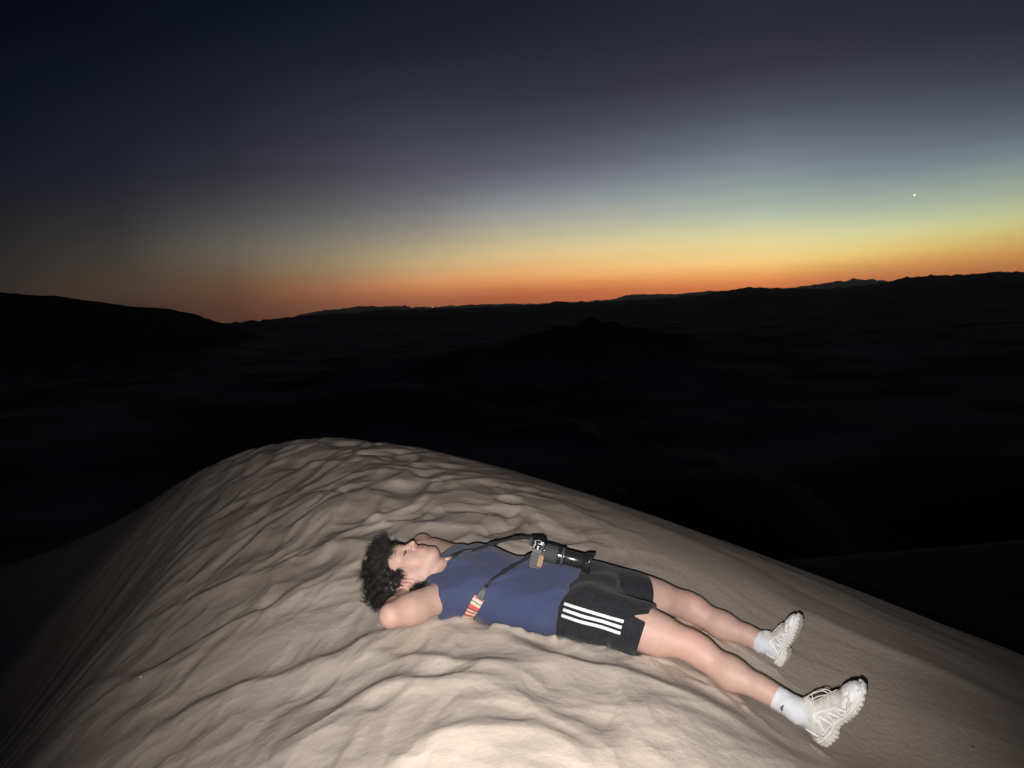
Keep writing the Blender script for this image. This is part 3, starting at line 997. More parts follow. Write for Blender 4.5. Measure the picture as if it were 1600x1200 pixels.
# openings
hem_p = P(905, 893, 2.84); hem_q = P(865, 988, 2.655)
hem_n = np.cross(unit(hem_q - hem_p), unit(VD + SD * .1)); hem_n = unit(hem_n)
if hem_n @ AX > 0: hem_n = -hem_n
F_.add(halfspace((hem_p + hem_q) / 2, hem_n, lo, hi), .004, 'keep')
F_.add(rcone(NB + AX * .018 + VD * .040 + SD * .034, NB + AX * .12 + VD * .030 + SD * .02, .058, .080), .006, 'cut')
F_.add(rcone(NB + AX * .02, NB + AX * .12, .060, .075), .006, 'cut')
for sg, S_, E_ in ((1, SR, ER), (-1, SL, EL)):
    d = unit(E_ - S_)
    c = S_ + SD * sg * .012 + AX * .028
    F_.add(rcone(c + SD * sg * .020, c + d * .16 + SD * sg * .03, .066, .085), .006, 'cut')
sv, sq = F_.mesh()
def folds(v):
    p = v - PEL
    t, s, w = p @ AX, p @ SD, p @ VD
    f = 0.8 * fbm(t * 5 + s * 7, s * 5 - t * 3, 201, 3)
    f += 3.0 * np.maximum(0, perlin(t * 3.0 - s * 9.0 + 4, (t + s) * 2.2, 202)) ** 2
    f -= 1.3 * np.exp(-(((t - s * 1.3 - .24 + .03 * np.sin(s * 14)) / .012) ** 2)) * sstep(-.02, .06, s) * sstep(.17, .10, s)
    hemz = np.abs((v - (hem_p + hem_q) / 2) @ hem_n)
    f += 4.5 * np.maximum(0, perlin(t * 2.4 + s * 4 + 9, s * 12 - t * 5, 205)) ** 2
    f += 3.2 * np.maximum(0, perlin(s * 5 - t * 11 + 2, t * 2 + s * 6, 206)) ** 2
    f += np.exp(-(hemz / .05) ** 2) * (1.2 * np.sin(s * 55 + 3 * np.sin(t * 9)) + .6)
    f -= .9 * np.exp(-((hemz - .016) / .0022) ** 2)
    return f
sv = wrinkle(sv, sq, .0062, folds)
shirt = link_mesh('tank_top', sv, sq, m_blue, person)
shirt_tree = bvh_of(sv, sq)

# shorts
dR, dL = unit(KR - HR), unit(KL - HL)
lo = np.array([.08, 2.36, -.20]); hi = np.array([.56, 3.14, .22])
F_ = grid(lo, hi, .0036)
F_.add(loft(PEL, AX, SD, VD, [(-.09, .150, .084, 0, -.014), (-.04, .180, .097, 0, -.017), (.04, .174, .095, 0, -.014), (.12, .158, .082, 0, -.014)]), .02)
F_.add(rcone(PEL + AX * .09 + SD * .12 + VD * -.055, PEL + AX * -.02 + SD * .13 + VD * -.05, .052, .055), .04)
F_.add(rcone(PEL + AX * -.04 + VD * -.01, PEL + (dR + dL) * .065 + VD * -.022, .078, .062), .05)
eR, eL = HR + dR * ((P(1010, 985, 2.60) - HR) @ dR), HL + dL * ((P(1014, 925, 2.93) - HL) @ dL)
F_.add(rcone(HR + VD * -.004, eR + BK * .006 + dR * .01, .098, .099), .035)
F_.add(rcone(HR + SD * .03 + VD * -.02, eR - dR * .09 + SD * .008 + BK * .012, .080, .074), .03)
F_.add(rcone(HL + VD * -.004, eL + BK * .010 + dL * .01, .096, .092), .022)
for e, d, K, r0 in ((eR, dR, KR, .089), (eL, dL, KL, .084)):
    n = unit(d + VD * (-.06 if K is KR else .12))
    F_.add((halfspace(e, n, e - .16, e + .16)[0], e - .14, e + .14), .003, 'keep', pad=0.0)
F_.add((lambda X, Y, Z: -((X - eR[0]) * dR[0] + (Y - eR[1]) * dR[1] + (Z - eR[2]) * dR[2] - .15), eR + 5, eR + 6), .01, 'keep')
F_.add(rcone(eR - dR * .10 + BK * .004, eR + dR * .1 + BK * .008, .074, .098), .004, 'cut')
F_.add(rcone(eL - dL * .10 + BK * .004, eL + dL * .1 + BK * .010, .070, .092), .004, 'cut')
# side slit of the near leg
sa, na = P(989, 962, 2.56), unit(SD * .75 + VD * .66)
l1, l2 = P(1030, 958, 2.56) - sa, P(1016, 980, 2.56) - sa
n1, n2 = unit(np.cross(l1, na)), unit(np.cross(l2, na))
if n1 @ l2 < 0: n1 = -n1
if n2 @ l1 < 0: n2 = -n2
def slit(X, Y, Z):
    x, y, z = X - sa[0], Y - sa[1], Z - sa[2]
    a = -(x * n1[0] + y * n1[1] + z * n1[2]); b = -(x * n2[0] + y * n2[1] + z * n2[2])
    c = -((X - HR[0]) * na[0] + (Y - HR[1]) * na[1] + (Z - HR[2]) * na[2] + .02)
    return np.maximum(np.maximum(a, b), c)
F_.add((slit, sa - .07, sa + .09), .002, 'cut', pad=0.02)
ov, oq = F_.mesh()
def folds2(v):
    p = v - HR
    t, s, w = p @ dR, p @ SD, p @ VD
    f = (1 - .7 * sstep(.20, .25, t)) * 0.7 * fbm(t * 6 + s * 4, s * 8 + w * 4, 211, 3) + 0.7 * np.maximum(0, perlin(s * 11 + t * 5, t * 4 - s * 3, 212))
    f -= 1.6 * np.exp(-((t - .17 + s * .4 + .02 * np.sin(s * 20)) / .010) ** 2) * sstep(.03, .09, s)
    f += 1.0 * np.sin(s * 45 + w * 20) * sstep(.12, .22, t) * .7
    return f
ov = wrinkle(ov, oq, .0045, folds2)
shorts = link_mesh('shorts', ov, oq, m_black, person)
shorts_tree = bvh_of(ov, oq)

def stripe_on(tree, pts, width, lift, name, mat, parent, n=26, thick=.0012):
    c = bez([np.array([*p, 0.0]) for p in pts], n)
    L, Nn = [], []
    for p in c:
        a, b = hit(tree, p[0], p[1])
        if a is not None and (not L or np.linalg.norm(a - L[-1]) < .06):
            L.append(a); Nn.append(b)
    L, Nn = np.array(L), np.array(Nn)
    for _ in range(3):
        Nn[1:-1] = (Nn[:-2] + Nn[1:-1] * 2 + Nn[2:]) / 4
    Nn /= np.linalg.norm(Nn, axis=1)[:, None]
    L = L + Nn * lift
    v, f = ribbon(L, Nn, width, thick)
    return link_mesh(name, v, f, mat, parent, smooth=False)
for pts in ([(882, 943.5), (912, 953), (942, 962), (974.5, 971.5)], [(880.5, 952.5), (911, 963), (940, 970.5), (971.5, 980.5)], [(878, 961.5), (908, 971.5), (938, 979), (969.5, 989.5)]):
    stripe_on(shorts_tree, pts, .0115, .0016, 'stripe', m_white, shorts)

# socks
def sock(K, A_, q, cuff, seed):
    sh = unit(A_ - K)
    c0 = K + sh * ((cuff - K) @ sh)
    c0 = c0
    lo_ = np.minimum(np.minimum(c0, A_), q(.05, 0, .04)) - .09; hi_ = np.maximum(np.maximum(c0, A_), q(.12, 0, .04)) + .09
    G = grid(lo_, hi_, .003)
    G.add(rcone(c0 - sh * .03, A_, .0390, .0380), .01)
    G.add(rcone(A_, q(.055, 0, .060), .0375, .030), .02)
    G.add(rcone(q(.060, 0, .070), q(.12, 0, .055), .031, .026), .02)
    G.add(halfspace(c0, -sh, lo_, hi_), .003, 'keep')
    v, q = G.mesh()
    def rib(v):
        t = (v - c0) @ sh
        d = v - (c0 + np.outer(t, sh))
        ax = unit(np.cross(sh, [0, 0, 1])); bx = np.cross(sh, ax)
        ang = np.arctan2(d @ bx, d @ ax)
        f = .22 * np.sin(ang * 34) * sstep(.055, .02, t) + .8 * np.maximum(0, perlin(t * 45 + ang * .5, ang * .9 + seed, seed)) * sstep(.0, .03, t)
        f += .5 * sstep(.010, .0, t)
        return f
    return v, q, rib
cufR, cufL = P(1203, 1100, 2.30), P(1160, 999, 2.82)
for K, A_, qf, cuff, sd in ((KR, AR, FR_R[0], cufR, 5), (KL, AL, FR_L[0], cufL, 6)):
    v, q, rib = sock(K, A_, qf, cuff, sd)
    v = wrinkle(v, q, .003, rib)
    so = link_mesh('sock', v, q, m_sock, person)
    if K is KR:
        tr = bvh_of(v, q)
        parts = []
        for poly in ([(1219.0, 1104.4), (1221.0, 1103.3), (1221.8, 1107.2), (1219.6, 1106.8)], [(1221.6, 1102.8), (1224.6, 1101.2), (1223.9, 1106.2), (1222.4, 1106.9)],
                     [(1220.0, 1107.6), (1223.8, 1107.4), (1222.6, 1110.4), (1221.2, 1110.2)], [(1221.4, 1111), (1222.5, 1111), (1222.0, 1113.6), (1221.6, 1113.6)]):
            pp, nn = zip(*[hit(tr, *c) for c in poly])
            if any(p is None for p in pp): continue
            parts.append((np.array([p + n * .0004 for p, n in zip(pp, nn)] + [p + n * .0014 for p, n in zip(pp, nn)]), [(4, 5, 6, 7), (0, 1, 5, 4), (1, 2, 6, 5), (2, 3, 7, 6), (3, 0, 4, 7)]))
        if parts:
            lv, lf = merge(parts)
            link_mesh('emblem', lv, lf, m_black, so, smooth=False)
# ------------------------------------------------------------------ trail shoes
m_upper = new_mat('pale_mesh', (0.50, 0.475, 0.44), rough=0.85, spec=0.2)
vary(m_upper, 70, (0.54, 0.525, 0.505), (0.68, 0.665, 0.645), bump=0.002, bump_scale=420)
m_over = new_mat('white_overlay', (0.76, 0.76, 0.77), rough=0.45, spec=0.4)
m_sole = new_mat('ivory_rubber', (0.62, 0.57, 0.50), rough=0.7, spec=0.3)
vary(m_sole, 45, (0.58, 0.555, 0.515), (0.72, 0.695, 0.66))
m_mid = new_mat('white_foam', (0.74, 0.72, 0.69), rough=0.6)
m_lace = new_mat('grey_lace', (0.58, 0.55, 0.52), rough=0.8)
m_dark = new_mat('dark_lining', (0.10, 0.09, 0.085), rough=0.9)

def shoe(frame, label, loops):
    q, L, U, S, k, O = frame
    FR = [L, S, U]
    c = q(.13, 0, .05)
    rad = .20
    G = grid(c - rad * np.array([1, 1, 1]) * .95, c + rad * .95, .003)
    # upper
    G.add(rcone(q(.040, 0, .045), q(.050, 0, .078), .034 * k, .032 * k), .015)
    G.add(rcone(q(.05, 0, .045), q(.15, .002, .040), .037 * k, .036 * k), .02)
    G.add(ell(q(.205, .003, .036), FR, np.array([.070, .044, .034]) * k), .02)
    G.add(rcone(q(.068, 0, .088), q(.165, .001, .055), .029 * k, .027 * k), .025)
    G.add(rcone(q(.048, 0, .080), q(.066, 0, .105), .036 * k, .037 * k), .015)
    G.add(rcone(q(.088, 0, .100), q(.100, 0, .122), .018 * k, .013 * k), .01)      # tongue
    G.add(rcone(q(.012, 0, .085), q(.004, 0, .100), .012 * k, .008 * k), .01)       # heel pull
    lo_, hi_ = c - rad, c + rad
    G.add(halfspace(q(0, 0, .016), -U, lo_, hi_), .002, 'keep')
    G.add(rcone(q(.050, 0, .095), q(.062, 0, .17), .027 * k, .034 * k), .006, 'cut')
    uv, uq = G.mesh()
    up = link_mesh('shoe', uv, uq, m_upper, person)
    up['label'] = label
    tree = bvh_of(uv, uq)
    # sole: loft of the footprint in slices along the length
    ls = np.linspace(-.010, .285, 148)
    def halfw(l):
        return np.interp(l, [-.010, -.004, .01, .04, .09, .14, .19, .23, .26, .278, .285], [.008, .022, .034, .040, .036, .039, .048, .046, .036, .020, .006])
    def bottom(l):
        base = np.interp(l, [-.01, 0, .02, .07, .085, .10, .13, .15, .20, .24, .27, .285], [.010, -.006, -.014, -.016, -.010, .002, .002, -.004, -.004, .000, .012, .022])
        return base
    def top(l):
        return np.interp(l, [-.01, .02, .08, .13, .20, .25, .285], [.038, .034, .026, .023, .022, .028, .040])
    V, Fc = [], []
    ns = 26
    for i, l in enumerate(ls):
        w = halfw(l); b = bottom(l); t_ = top(l)
        lug = .0055 if (math.sin(l * 2 * math.pi / .0185) > -0.1) else 0.0
        ring = []
        for j in range(ns):
            th = 2 * math.pi * j / ns
            cx, cz = math.cos(th), math.sin(th)
            sx = math.copysign(abs(cx) ** .35, cx) * w; sz = math.copysign(abs(cz) ** .35, cz)
            u = (b + t_) / 2 + sz * (t_ - b) / 2
            if sz < -.3:
                u += lug * (1 if abs(sx) > w * .25 else .6)
                sx *= 1.03 if lug == 0 else .97
            elif sz < .3:
                sx *= 1.06
            ring.append(q(l, sx, u))
        V += ring
    for i in range(len(ls) - 1):
        for j in range(ns):
            Fc.append((i * ns + j, i * ns + (j + 1) % ns, (i + 1) * ns + (j + 1) % ns, (i + 1) * ns + j))
    Fc.append(tuple(range(ns))[::-1]); Fc.append(tuple((len(ls) - 1) * ns + j for j in range(ns)))
    link_mesh('sole', V, Fc, m_sole, up, smooth=False)
    # midsole band, brighter
    for sgn in (1, -1):
        pts = [q(l, sgn * (halfw(l) * 1.02 + .001), .5 * top(l) + .5 * bottom(l) + .010) for l in np.linspace(.004, .272, 60)]
        v, f = ribbon(pts, [S * sgn] * len(pts), .013 * k, .0025)
        if sgn > 0: band = (v, f)
        else: band2 = (v, f)
    link_mesh('midsole', *merge([band, band2]), m_mid, up)
    # overlay webbing from the sole up to the eyelets
    def onto(l, s_side, u, lift=.0008):
        a = q(l, s_side * .12, u); d = Vector(-S * s_side)
        loc, nrm, i, dist = tree.ray_cast(Vector(a), d)
        if loc is None: return None, None
        n = np.array(nrm)
        if n @ (-np.array(d)) < 0: n = -n
        return np.array(loc) + n * lift, n
    def strap2(path, wid, s_side):
        L_, N_ = [], []
        for p in bez([np.array([*p, 0.0]) for p in path], 7):
            a, n = onto(p[0], s_side, p[1])
            if a is not None: L_.append(a); N_.append(n)
        if len(L_) > 3:
            w = np.linspace(1, 1, len(L_)) * wid
            return ribbon(L_, N_, w, .0022)
    webs = []
    for sd in (1, -1):
        for path, wid in (([(.060, .034), (.074, .055), (.092, .078)], .013), ([(.100, .032), (.099, .055), (.094, .078)], .012),
                          ([(.112, .030), (.121, .050), (.126, .068)], .0105), ([(.142, .028), (.137, .048), (.130, .066)], .0105),
                          ([(.152, .028), (.158, .044), (.161, .056)], .0105), ([(.178, .027), (.172, .043), (.165, .055)], .010),
                          ([(.075, .062), (.082, .084), (.100, .090)], .016), ([(.076, .080), (.105, .084), (.13, .072), (.165, .058)], .0105),
                          ([(.040, .030), (.09, .030), (.15, .028), (.20, .027), (.235, .03), (.262, .036)], .010),
                          ([(.185, .040), (.200, .050), (.222, .054)], .020), ([(.225, .034), (.24, .046), (.25, .052)], .022), ([(.24, .034), (.252, .044), (.26, .046)], .014),
                          ([(.030, .034), (.024, .055), (.020, .078)], .016)):
            r = strap2(path, wid * k, sd)
            if r: webs.append(r)
    for l in np.linspace(.218, .266, 16):          # toe cap
        pp = []
        for s_ in np.linspace(-.034, .034, 15):
            loc, nrm, i, dist = tree.ray_cast(Vector(q(l, s_, .15)), Vector(-U))
            if loc is not None and (np.array(loc) - O) @ U > .02: pp.append((np.array(loc) + U * .001, np.array(nrm) if nrm.dot(Vector(U)) > 0 else -np.array(nrm)))
        if len(pp) > 3:
            webs.append(ribbon([a for a, b in pp], [b for a, b in pp], .0085 * k, .0018))
    link_mesh('overlay', *merge(webs), m_over, up)
    # laces over the instep
    lc = []
    def instep(l, s_):
        loc, nrm, i, dist = tree.ray_cast(Vector(q(l, s_, .17)), Vector(-U))
        return np.array(loc) + U * .0025 if loc is not None else q(l, s_, .07)
    for i, l in enumerate(np.linspace(.100, .178, 6)):
        a = [instep(l + (.012 if i % 2 else 0) * (s_ / .018), s_) for s_ in np.linspace(-.020, .020, 9)]
        lc.append(tube('', a, .0021, None, mesh_only=True))
        a = [instep(l + .008 - (.012) * (s_ / .018) * .6, s_) for s_ in np.linspace(-.020, .020, 9)]
        lc.append(tube('', a, .0019, None, mesh_only=True))
    for pl in loops:
        lc.append(tube('', bez([q(*p) for p in pl], 8), .0019, None, mesh_only=True))
    link_mesh('lace', *merge(lc), m_lace, up)
    return up

shoe(FR_R, 'near white trail shoe with its lace loops standing up', [
    [(.100, .0, .112), (.104, .004, .135), (.135, .010, .132), (.175, .004, .112), (.182, -.002, .098), (.178, -.004, .080)],
    [(.104, .006, .108), (.125, .012, .118), (.150, .012, .110), (.172, .008, .092)],
    [(.100, .0, .112), (.096, .012, .124), (.086, .018, .118), (.084, .016, .104)],
    [(.108, -.008, .108), (.130, -.012, .124), (.160, -.010, .108), (.168, -.010, .084)]])
shoe(FR_L, 'far white trail shoe', [
    [(.100, .0, .112), (.092, .004, .136), (.104, .008, .140), (.112, .006, .118)],
    [(.100, .0, .112), (.112, .010, .124), (.126, .010, .110)]])
# ------------------------------------------------------------------ hair, brows, lashes
m_hair = new_mat('black_hair', (0.016, 0.0135, 0.0125), rough=0.5, spec=0.5)
rng = random.Random(7)
def rvec():
    while True:
        v = np.array([rng.uniform(-1, 1) for _ in range(3)])
        if 0.05 < v @ v < 1: return v / np.linalg.norm(v)

def curl(root, d0, length, rad, turns, drop, r0, lean, phase, floor=None):
    n = max(9, int(turns * 7) + 4)
    pts, p, d = [], np.array(root), unit(d0)
    a = unit(np.cross(d, [0.3, 0.5, 0.8])); b = np.cross(d, a)
    st = length / n
    for i in range(n + 1):
        t = i / n
        ang = phase + turns * 2 * math.pi * t
        rr = rad * min(1, t * 4)
        pts.append(p + rr * (math.cos(ang) * a + math.sin(ang) * b))
        d = unit(d + lean * st * 14 + np.array([0, 0, -drop * st * 14]))
        p = p + d * st
        # keep out of the skull
        l = np.array([(p - H) @ HRt, (p - H) @ HF, (p - H) @ HU]) / HS - np.array([0, -.012, .037])
        e = np.sqrt(((l / np.array([.080, .100, .092])) ** 2).sum())
        if e < 1.0:
            p = p + unit(p - hp(0, -.012, .037)) * (1 - e) * .07
        if p[2] < .012: p[2] = .012
    return np.array(pts), [r0 * (1 - .75 * (i / n) ** 2) for i in range(n + 1)]

locks = []
def in_hair(l):
    """scalp test in head coordinates (right, front, up) on the unit skull"""
    r, f, u = l
    line = .30 - .55 * max(0, abs(r) - .35)
    return (u > line + .55 * f * (1 if f > .2 else .6) - .1) if f > 0.1 else (u > -.62 - .25 * f and not (abs(r) > .75 and f > -.32 and u < .15))
count = 0
while count < 270:
    dv = rvec()
    if not in_hair(dv): continue
    count += 1
    root = hp(dv[0] * .074, -.012 + dv[1] * .094, .037 + dv[2] * .086)
    nrm = unit(HRt * dv[0] + HF * dv[1] + HU * dv[2])
    front = dv[1] > .25
    back = dv[1] < -.3
    L0 = rng.uniform(.048, .106) if not front else rng.uniform(.05, .082)
    flow = nrm * 1.0 + rvec() * .55 + HU * .25
    if front: flow += HF * .35 + HU * .30
    if back: flow += np.array([0, 0, -.2])
    lean = rvec() * .22 + (-HU * .10 if front else HU * .05)
    rad = rng.uniform(.006, .014); turns = L0 / rng.uniform(.030, .055)
    ph = rng.uniform(0, 6.28)
    for k in range(18):
        o = rvec() * .0045
        pts, rr = curl(root + o, flow + rvec() * .13, L0 * rng.uniform(.75, 1.12), rad * rng.uniform(.85, 1.2), turns * rng.uniform(.95, 1.05), .10, .00085, lean + rvec() * .03, ph + rng.uniform(-.4, .4))
        locks.append((pts, rr))
# nape hair spilling toward the near shoulder
for i in range(420):
    u = rng.uniform(-.085, -.02)
    root = hp(rng.uniform(.040, .078), rng.uniform(-.065, -.040), -.030 + rng.uniform(-.03, .03))
    tgt = P(rng.uniform(654, 674), rng.uniform(908, 924), rng.uniform(2.76, 2.80))
    pts, rr = curl(root, unit(tgt - root) + rvec() * .16, np.linalg.norm(tgt - root) * rng.uniform(.75, 1.05), .004, 2.2, .02, .0010, rvec() * .1, rng.uniform(0, 6))
    locks.append((pts, rr))
# side hair in front of the near ear and the fringe over brow
for i in range(46):
    root = hp(.070 + rng.uniform(-.006, .003), .012 + rng.uniform(-.016, .022), .035 + rng.uniform(-.012, .03))
    for k in range(6):
        pts, rr = curl(root + rvec() * .004, -HU * .7 + HRt * .7 + rvec() * .7, rng.uniform(.022, .048), .004, 1.5, .05, .0008, rvec() * .2, rng.uniform(0, 6))
        locks.append((pts, rr))
for i in range(34):
    root = hp(rng.uniform(-.05, .062), .060 + rng.uniform(-.012, .012), .092 + rng.uniform(-.012, .012))
    ln = rng.uniform(.035, .075)
    d = -HU * .8 + HF * .7 + HRt * rng.uniform(-.2, .9) + rvec() * .4
    for k in range(8):
        pts, rr = curl(root + rvec() * .005, d + rvec() * .12, ln * rng.uniform(.8, 1.1), .005, ln / .03, .14, .0008, rvec() * .2, i + rng.uniform(-.6, .6))
        locks.append((pts, rr))
for i in range(60):
    root = hp(rng.uniform(-.055, .060), .066 + rng.uniform(-.02, .012), .092 + rng.uniform(-.014, .022))
    ln = rng.uniform(.040, .075)
    d = HF * .9 + HU * .45 + HRt * rng.uniform(-.3, .6) + rvec() * .5
    for k in range(12):
        pts, rr = curl(root + rvec() * .006, d + rvec() * .2, ln * rng.uniform(.7, 1.15), rng.uniform(.004, .009), ln / .034, .10, .00085, rvec() * .3, i + rng.uniform(-.6, .6))
        locks.append((pts, rr))
for i in range(160):     # stray curls around the edge
    dv = rvec()
    if dv[2] < -.1 or (dv[1] > .5 and dv[2] < .5): continue
    root = hp(dv[0] * .09, -.012 + dv[1] * .105, .037 + dv[2] * .10)
    pts, rr = curl(root, HRt * dv[0] + HF * dv[1] + HU * dv[2] + rvec() * .6, rng.uniform(.05, .085), rng.uniform(.006, .011), rng.uniform(1.3, 2.4), .1, .0008, rvec() * .3, rng.uniform(0, 6))
    locks.append((pts, rr))
def strands(name, items, seg, parent):
    vs, qs, o = [], [], 0
    for pts, rr in items:
        n = len(pts)
        tan = np.gradient(pts, axis=0); tan /= np.linalg.norm(tan, axis=1)[:, None] + 1e-12
        a = np.cross(tan, [.31, .52, .79]); a /= np.linalg.norm(a, axis=1)[:, None] + 1e-9
        b = np.cross(tan, a)
        rr = np.asarray(rr)[:, None]
        ring = np.stack([pts + rr * (math.cos(2 * math.pi * j / seg) * a + math.sin(2 * math.pi * j / seg) * b) for j in range(seg)], 1)
        vs.append(ring.reshape(-1, 3))
        i = np.arange(n - 1)[:, None] * seg; j = np.arange(seg)[None]; j2 = (j + 1) % seg
        qs.append((np.stack([i + j, i + j2, i + seg + j2, i + seg + j], -1).reshape(-1, 4)) + o)
        o += n * seg
    return link_mesh(name, np.concatenate(vs), np.concatenate(qs), m_hair, parent)
hair = strands('hair', locks, 3, person)
# the dense mass under the curls, part of the same hair
G = grid(H - .18, H + .18, .004)
G.add(ell(hp(0, -.022, .052), HFR, np.array([.088, .094, .090]) * HS), .01)
G.add(ell(hp(.01, .035, .110), HFR, np.array([.066, .045, .042]) * HS), .02)
G.add(halfspace(hp(0, .046, .066), unit(HF * .75 - HU * .66), H - .2, H + .2), .02, 'keep')
G.add(halfspace(hp(0, -.02, .0), unit(HF * .55 - HU * .83), H - .2, H + .2), .02, 'keep')
hv, hq = G.mesh()
hv = wrinkle(hv, hq, .010, lambda v: fbm(v[:, 0] * 45 + v[:, 2] * 20, v[:, 1] * 45 - v[:, 2] * 31, 301, 3))
link_mesh('hair_underlayer', hv, hq, m_hair, hair)

for s in (1, -1):
    fine = []
    for i in range(60):       # eyebrows
        a = i / 59
        root = hp((.012 + .034 * a) * s, .0935 - .0150 * a ** 1.6, .036 + .005 * math.sin(a * 3) + rng.uniform(-.003, .003))
        d = unit(HRt * s * .9 + HU * .3 + rvec() * .2)
        fine.append((np.array([root, root + d * .004 + HF * .0010, root + d * .008]), [.0010, .0008, .0003]))
    strands('eyebrow', fine, 3, person)
for s in (1, -1):
    L_, fine = [], []
    for i in range(17):
        a = i / 16
        r = .020 + .026 * a
        o = hp(r * s, .13, .0115 - .0035 * math.sin(a * math.pi))
        loc, nrm, ix, dist = body_tree.ray_cast(Vector(o), Vector(-HF))
        if loc is None: continue
        L_.append(np.array(loc) + HF * .0004)
        d = unit(HF * .5 - HU * .7 + HRt * s * (.5 * a - .1))
        p0 = L_[-1]
        fine.append((np.array([p0, p0 + d * .005, p0 + d * .009 + HF * .0006]), [.0007, .0006, .0002]))
    fine.append((np.array(L_), [.0013] * len(L_)))
    strands('eyelashes', fine, 4, person)
# ------------------------------------------------------------------ the camera on the belly
m_body = new_mat('grey_leatherette', (0.085, 0.085, 0.09), rough=0.75, spec=0.4)
vary(m_body, 300, (0.07, 0.07, 0.075), (0.12, 0.12, 0.125), bump=0.0006, bump_scale=900)
m_chrome = new_mat('silver_metal', (0.62, 0.62, 0.63), rough=0.28, metal=1.0)
m_lens = new_mat('lens_black', (0.018, 0.018, 0.019), rough=0.22, spec=0.6)
m_rubber = new_mat('lens_rubber', (0.050, 0.055, 0.055), rough=0.7, spec=0.4)
m_wood = new_mat('wood_grip', (0.50, 0.27, 0.14), rough=0.5)
vary(m_wood, 30, (0.27, 0.165, 0.105), (0.40, 0.25, 0.165), stretch=(1, 1, 6))
m_glass = new_mat('lens_glass', (0.01, 0.012, 0.02), rough=0.05, spec=0.8, coat=1.0)
m_strap = new_mat('black_webbing', (0.016, 0.016, 0.018), rough=0.6, spec=0.4)
m_leather = new_mat('dark_leather', (0.045, 0.048, 0.050), rough=0.55)

CP = P(842, 860, 2.835)                       # middle of the camera body
LX = unit(P(925, 879, 2.81) - P(858, 862, 2.835))   # lens axis towards the feet
CU = unit(np.array([-.12, -.05, 1.0])); CU = unit(CU - LX * (CU @ LX))
CW = np.cross(LX, CU)                         # width axis
if CW[1] > 0: CW = -CW                        # towards the viewer
def cp(l, w, u): return CP + LX * l + CW * w + CU * u
camo = empty('camera', cp(0, 0, -.045))
tag(camo, 'silver and black mirrorless camera with a long black zoom lens lying on the blue shirt', 'camera')

def slab(outline, w0, w1, bev=.002):
    """extrude a closed (l,u) outline along the width axis with small bevels"""
    o = np.array(outline); c = o.mean(0)
    rings = []
    for w, s in ((w0, 1), (w0 + bev, 0), (w1 - bev, 0), (w1, 1)):
        d = o - c; r = np.linalg.norm(d, axis=1)[:, None]
        oo = c + d * (r - s * bev) / r
        rings.append([cp(a, w, b) for a, b in oo])
    n = len(o); V = [p for r in rings for p in r]; f = []
    for i in range(3):
        for j in range(n):
            f.append((i * n + j, i * n + (j + 1) % n, (i + 1) * n + (j + 1) % n, (i + 1) * n + j))
    f.append(tuple(range(n))[::-1]); f.append(tuple(3 * n + j for j in range(n)))
    return V, f
def rrect(l0, l1, u0, u1, r=.006, n=4):
    out = []
    for cx, cy, a0 in ((l1 - r, u1 - r, 0), (l0 + r, u1 - r, 90), (l0 + r, u0 + r, 180), (l1 - r, u0 + r, 270)):
        for i in range(n + 1):
            a = math.radians(a0 + 90 * i / n); out.append((cx + r * math.cos(a), cy + r * math.sin(a)))
    return out
LC = cp(.016, -.008, -.004); LSC = 1.13
def lathe(c, ax, prof, seg=40):
    """prof: (along, radius)"""
    ax = unit(ax); a = unit(np.cross(ax, [.2, .9, .3])); b = np.cross(ax, a)
    if c is LC: prof = [(t * LSC, r * 1.04) for t, r in prof]
    V, f = [], []
    for t, r in prof:
        for j in range(seg):
            th = 2 * math.pi * j / seg
            V.append(c + ax * t + r * (math.cos(th) * a + math.sin(th) * b))
    for i in range(len(prof) - 1):
        for j in range(seg):
            f.append((i * seg + j, i * seg + (j + 1) % seg, (i + 1) * seg + (j + 1) % seg, (i + 1) * seg + j))
    f.append(tuple(range(seg))[::-1]); f.append(tuple((len(prof) - 1) * seg + j for j in range(seg)))
    return V, f
def flat(name, vf, mat, parent):
    o = link_mesh(name, *vf, mat, parent, smooth=False)
    return o
W = .062
bodyc = flat('body', slab(rrect(-.024, .016, -.043, .018), -W, W), m_body, camo)
flat('base_plate', slab(rrect(-.0245, .017, -.048, -.0425, .002), -W, W), m_chrome, camo)
top = flat('top_plate', slab(rrect(-.0245, .017, .0175, .030, .003), -W, W), m_chrome, camo)
flat('grip', slab(rrect(.006, .027, -.041, .010, .009), .022, W + .001), m_wood, camo)
flat('viewfinder', slab([(-.034, .016), (.020, .016), (.024, .030), (.014, .046), (-.006, .050), (-.034, .044)], -.022, .014), m_lens, camo)
flat('eyecup', slab(rrect(-.044, -.033, .014, .046, .004), -.018, .010), m_rubber, camo)
for w, l, r, h, mt in ((.040, -.004, .013, .011, m_chrome), (.022, .006, .008, .009, m_chrome), (-.042, -.004, .012, .010, m_chrome)):
    v, f = lathe(cp(l, w, .029), CU, [(0, r), (h * .8, r), (h, r * .9), (h, r * .3)])
    link_mesh('dial', v, f, mt, camo, smooth=False)
v, f = lathe(cp(.022, .050, .026), CU + LX * .4, [(0, .007), (.006, .007), (.008, .005)])
link_mesh('shutter_button', v, f, m_chrome, camo)
lug_n, lug_f = cp(-.022, W + .003, .008), cp(-.014, -W - .003, .016)
for p in (lug_n, lug_f):
    a = np.linspace(0, 2 * math.pi, 17)
    link_mesh('strap_lug', *tube('', [p + .006 * (math.cos(t) * CU + math.sin(t) * CW) for t in a], .0014, None, mesh_only=True), m_chrome, camo)
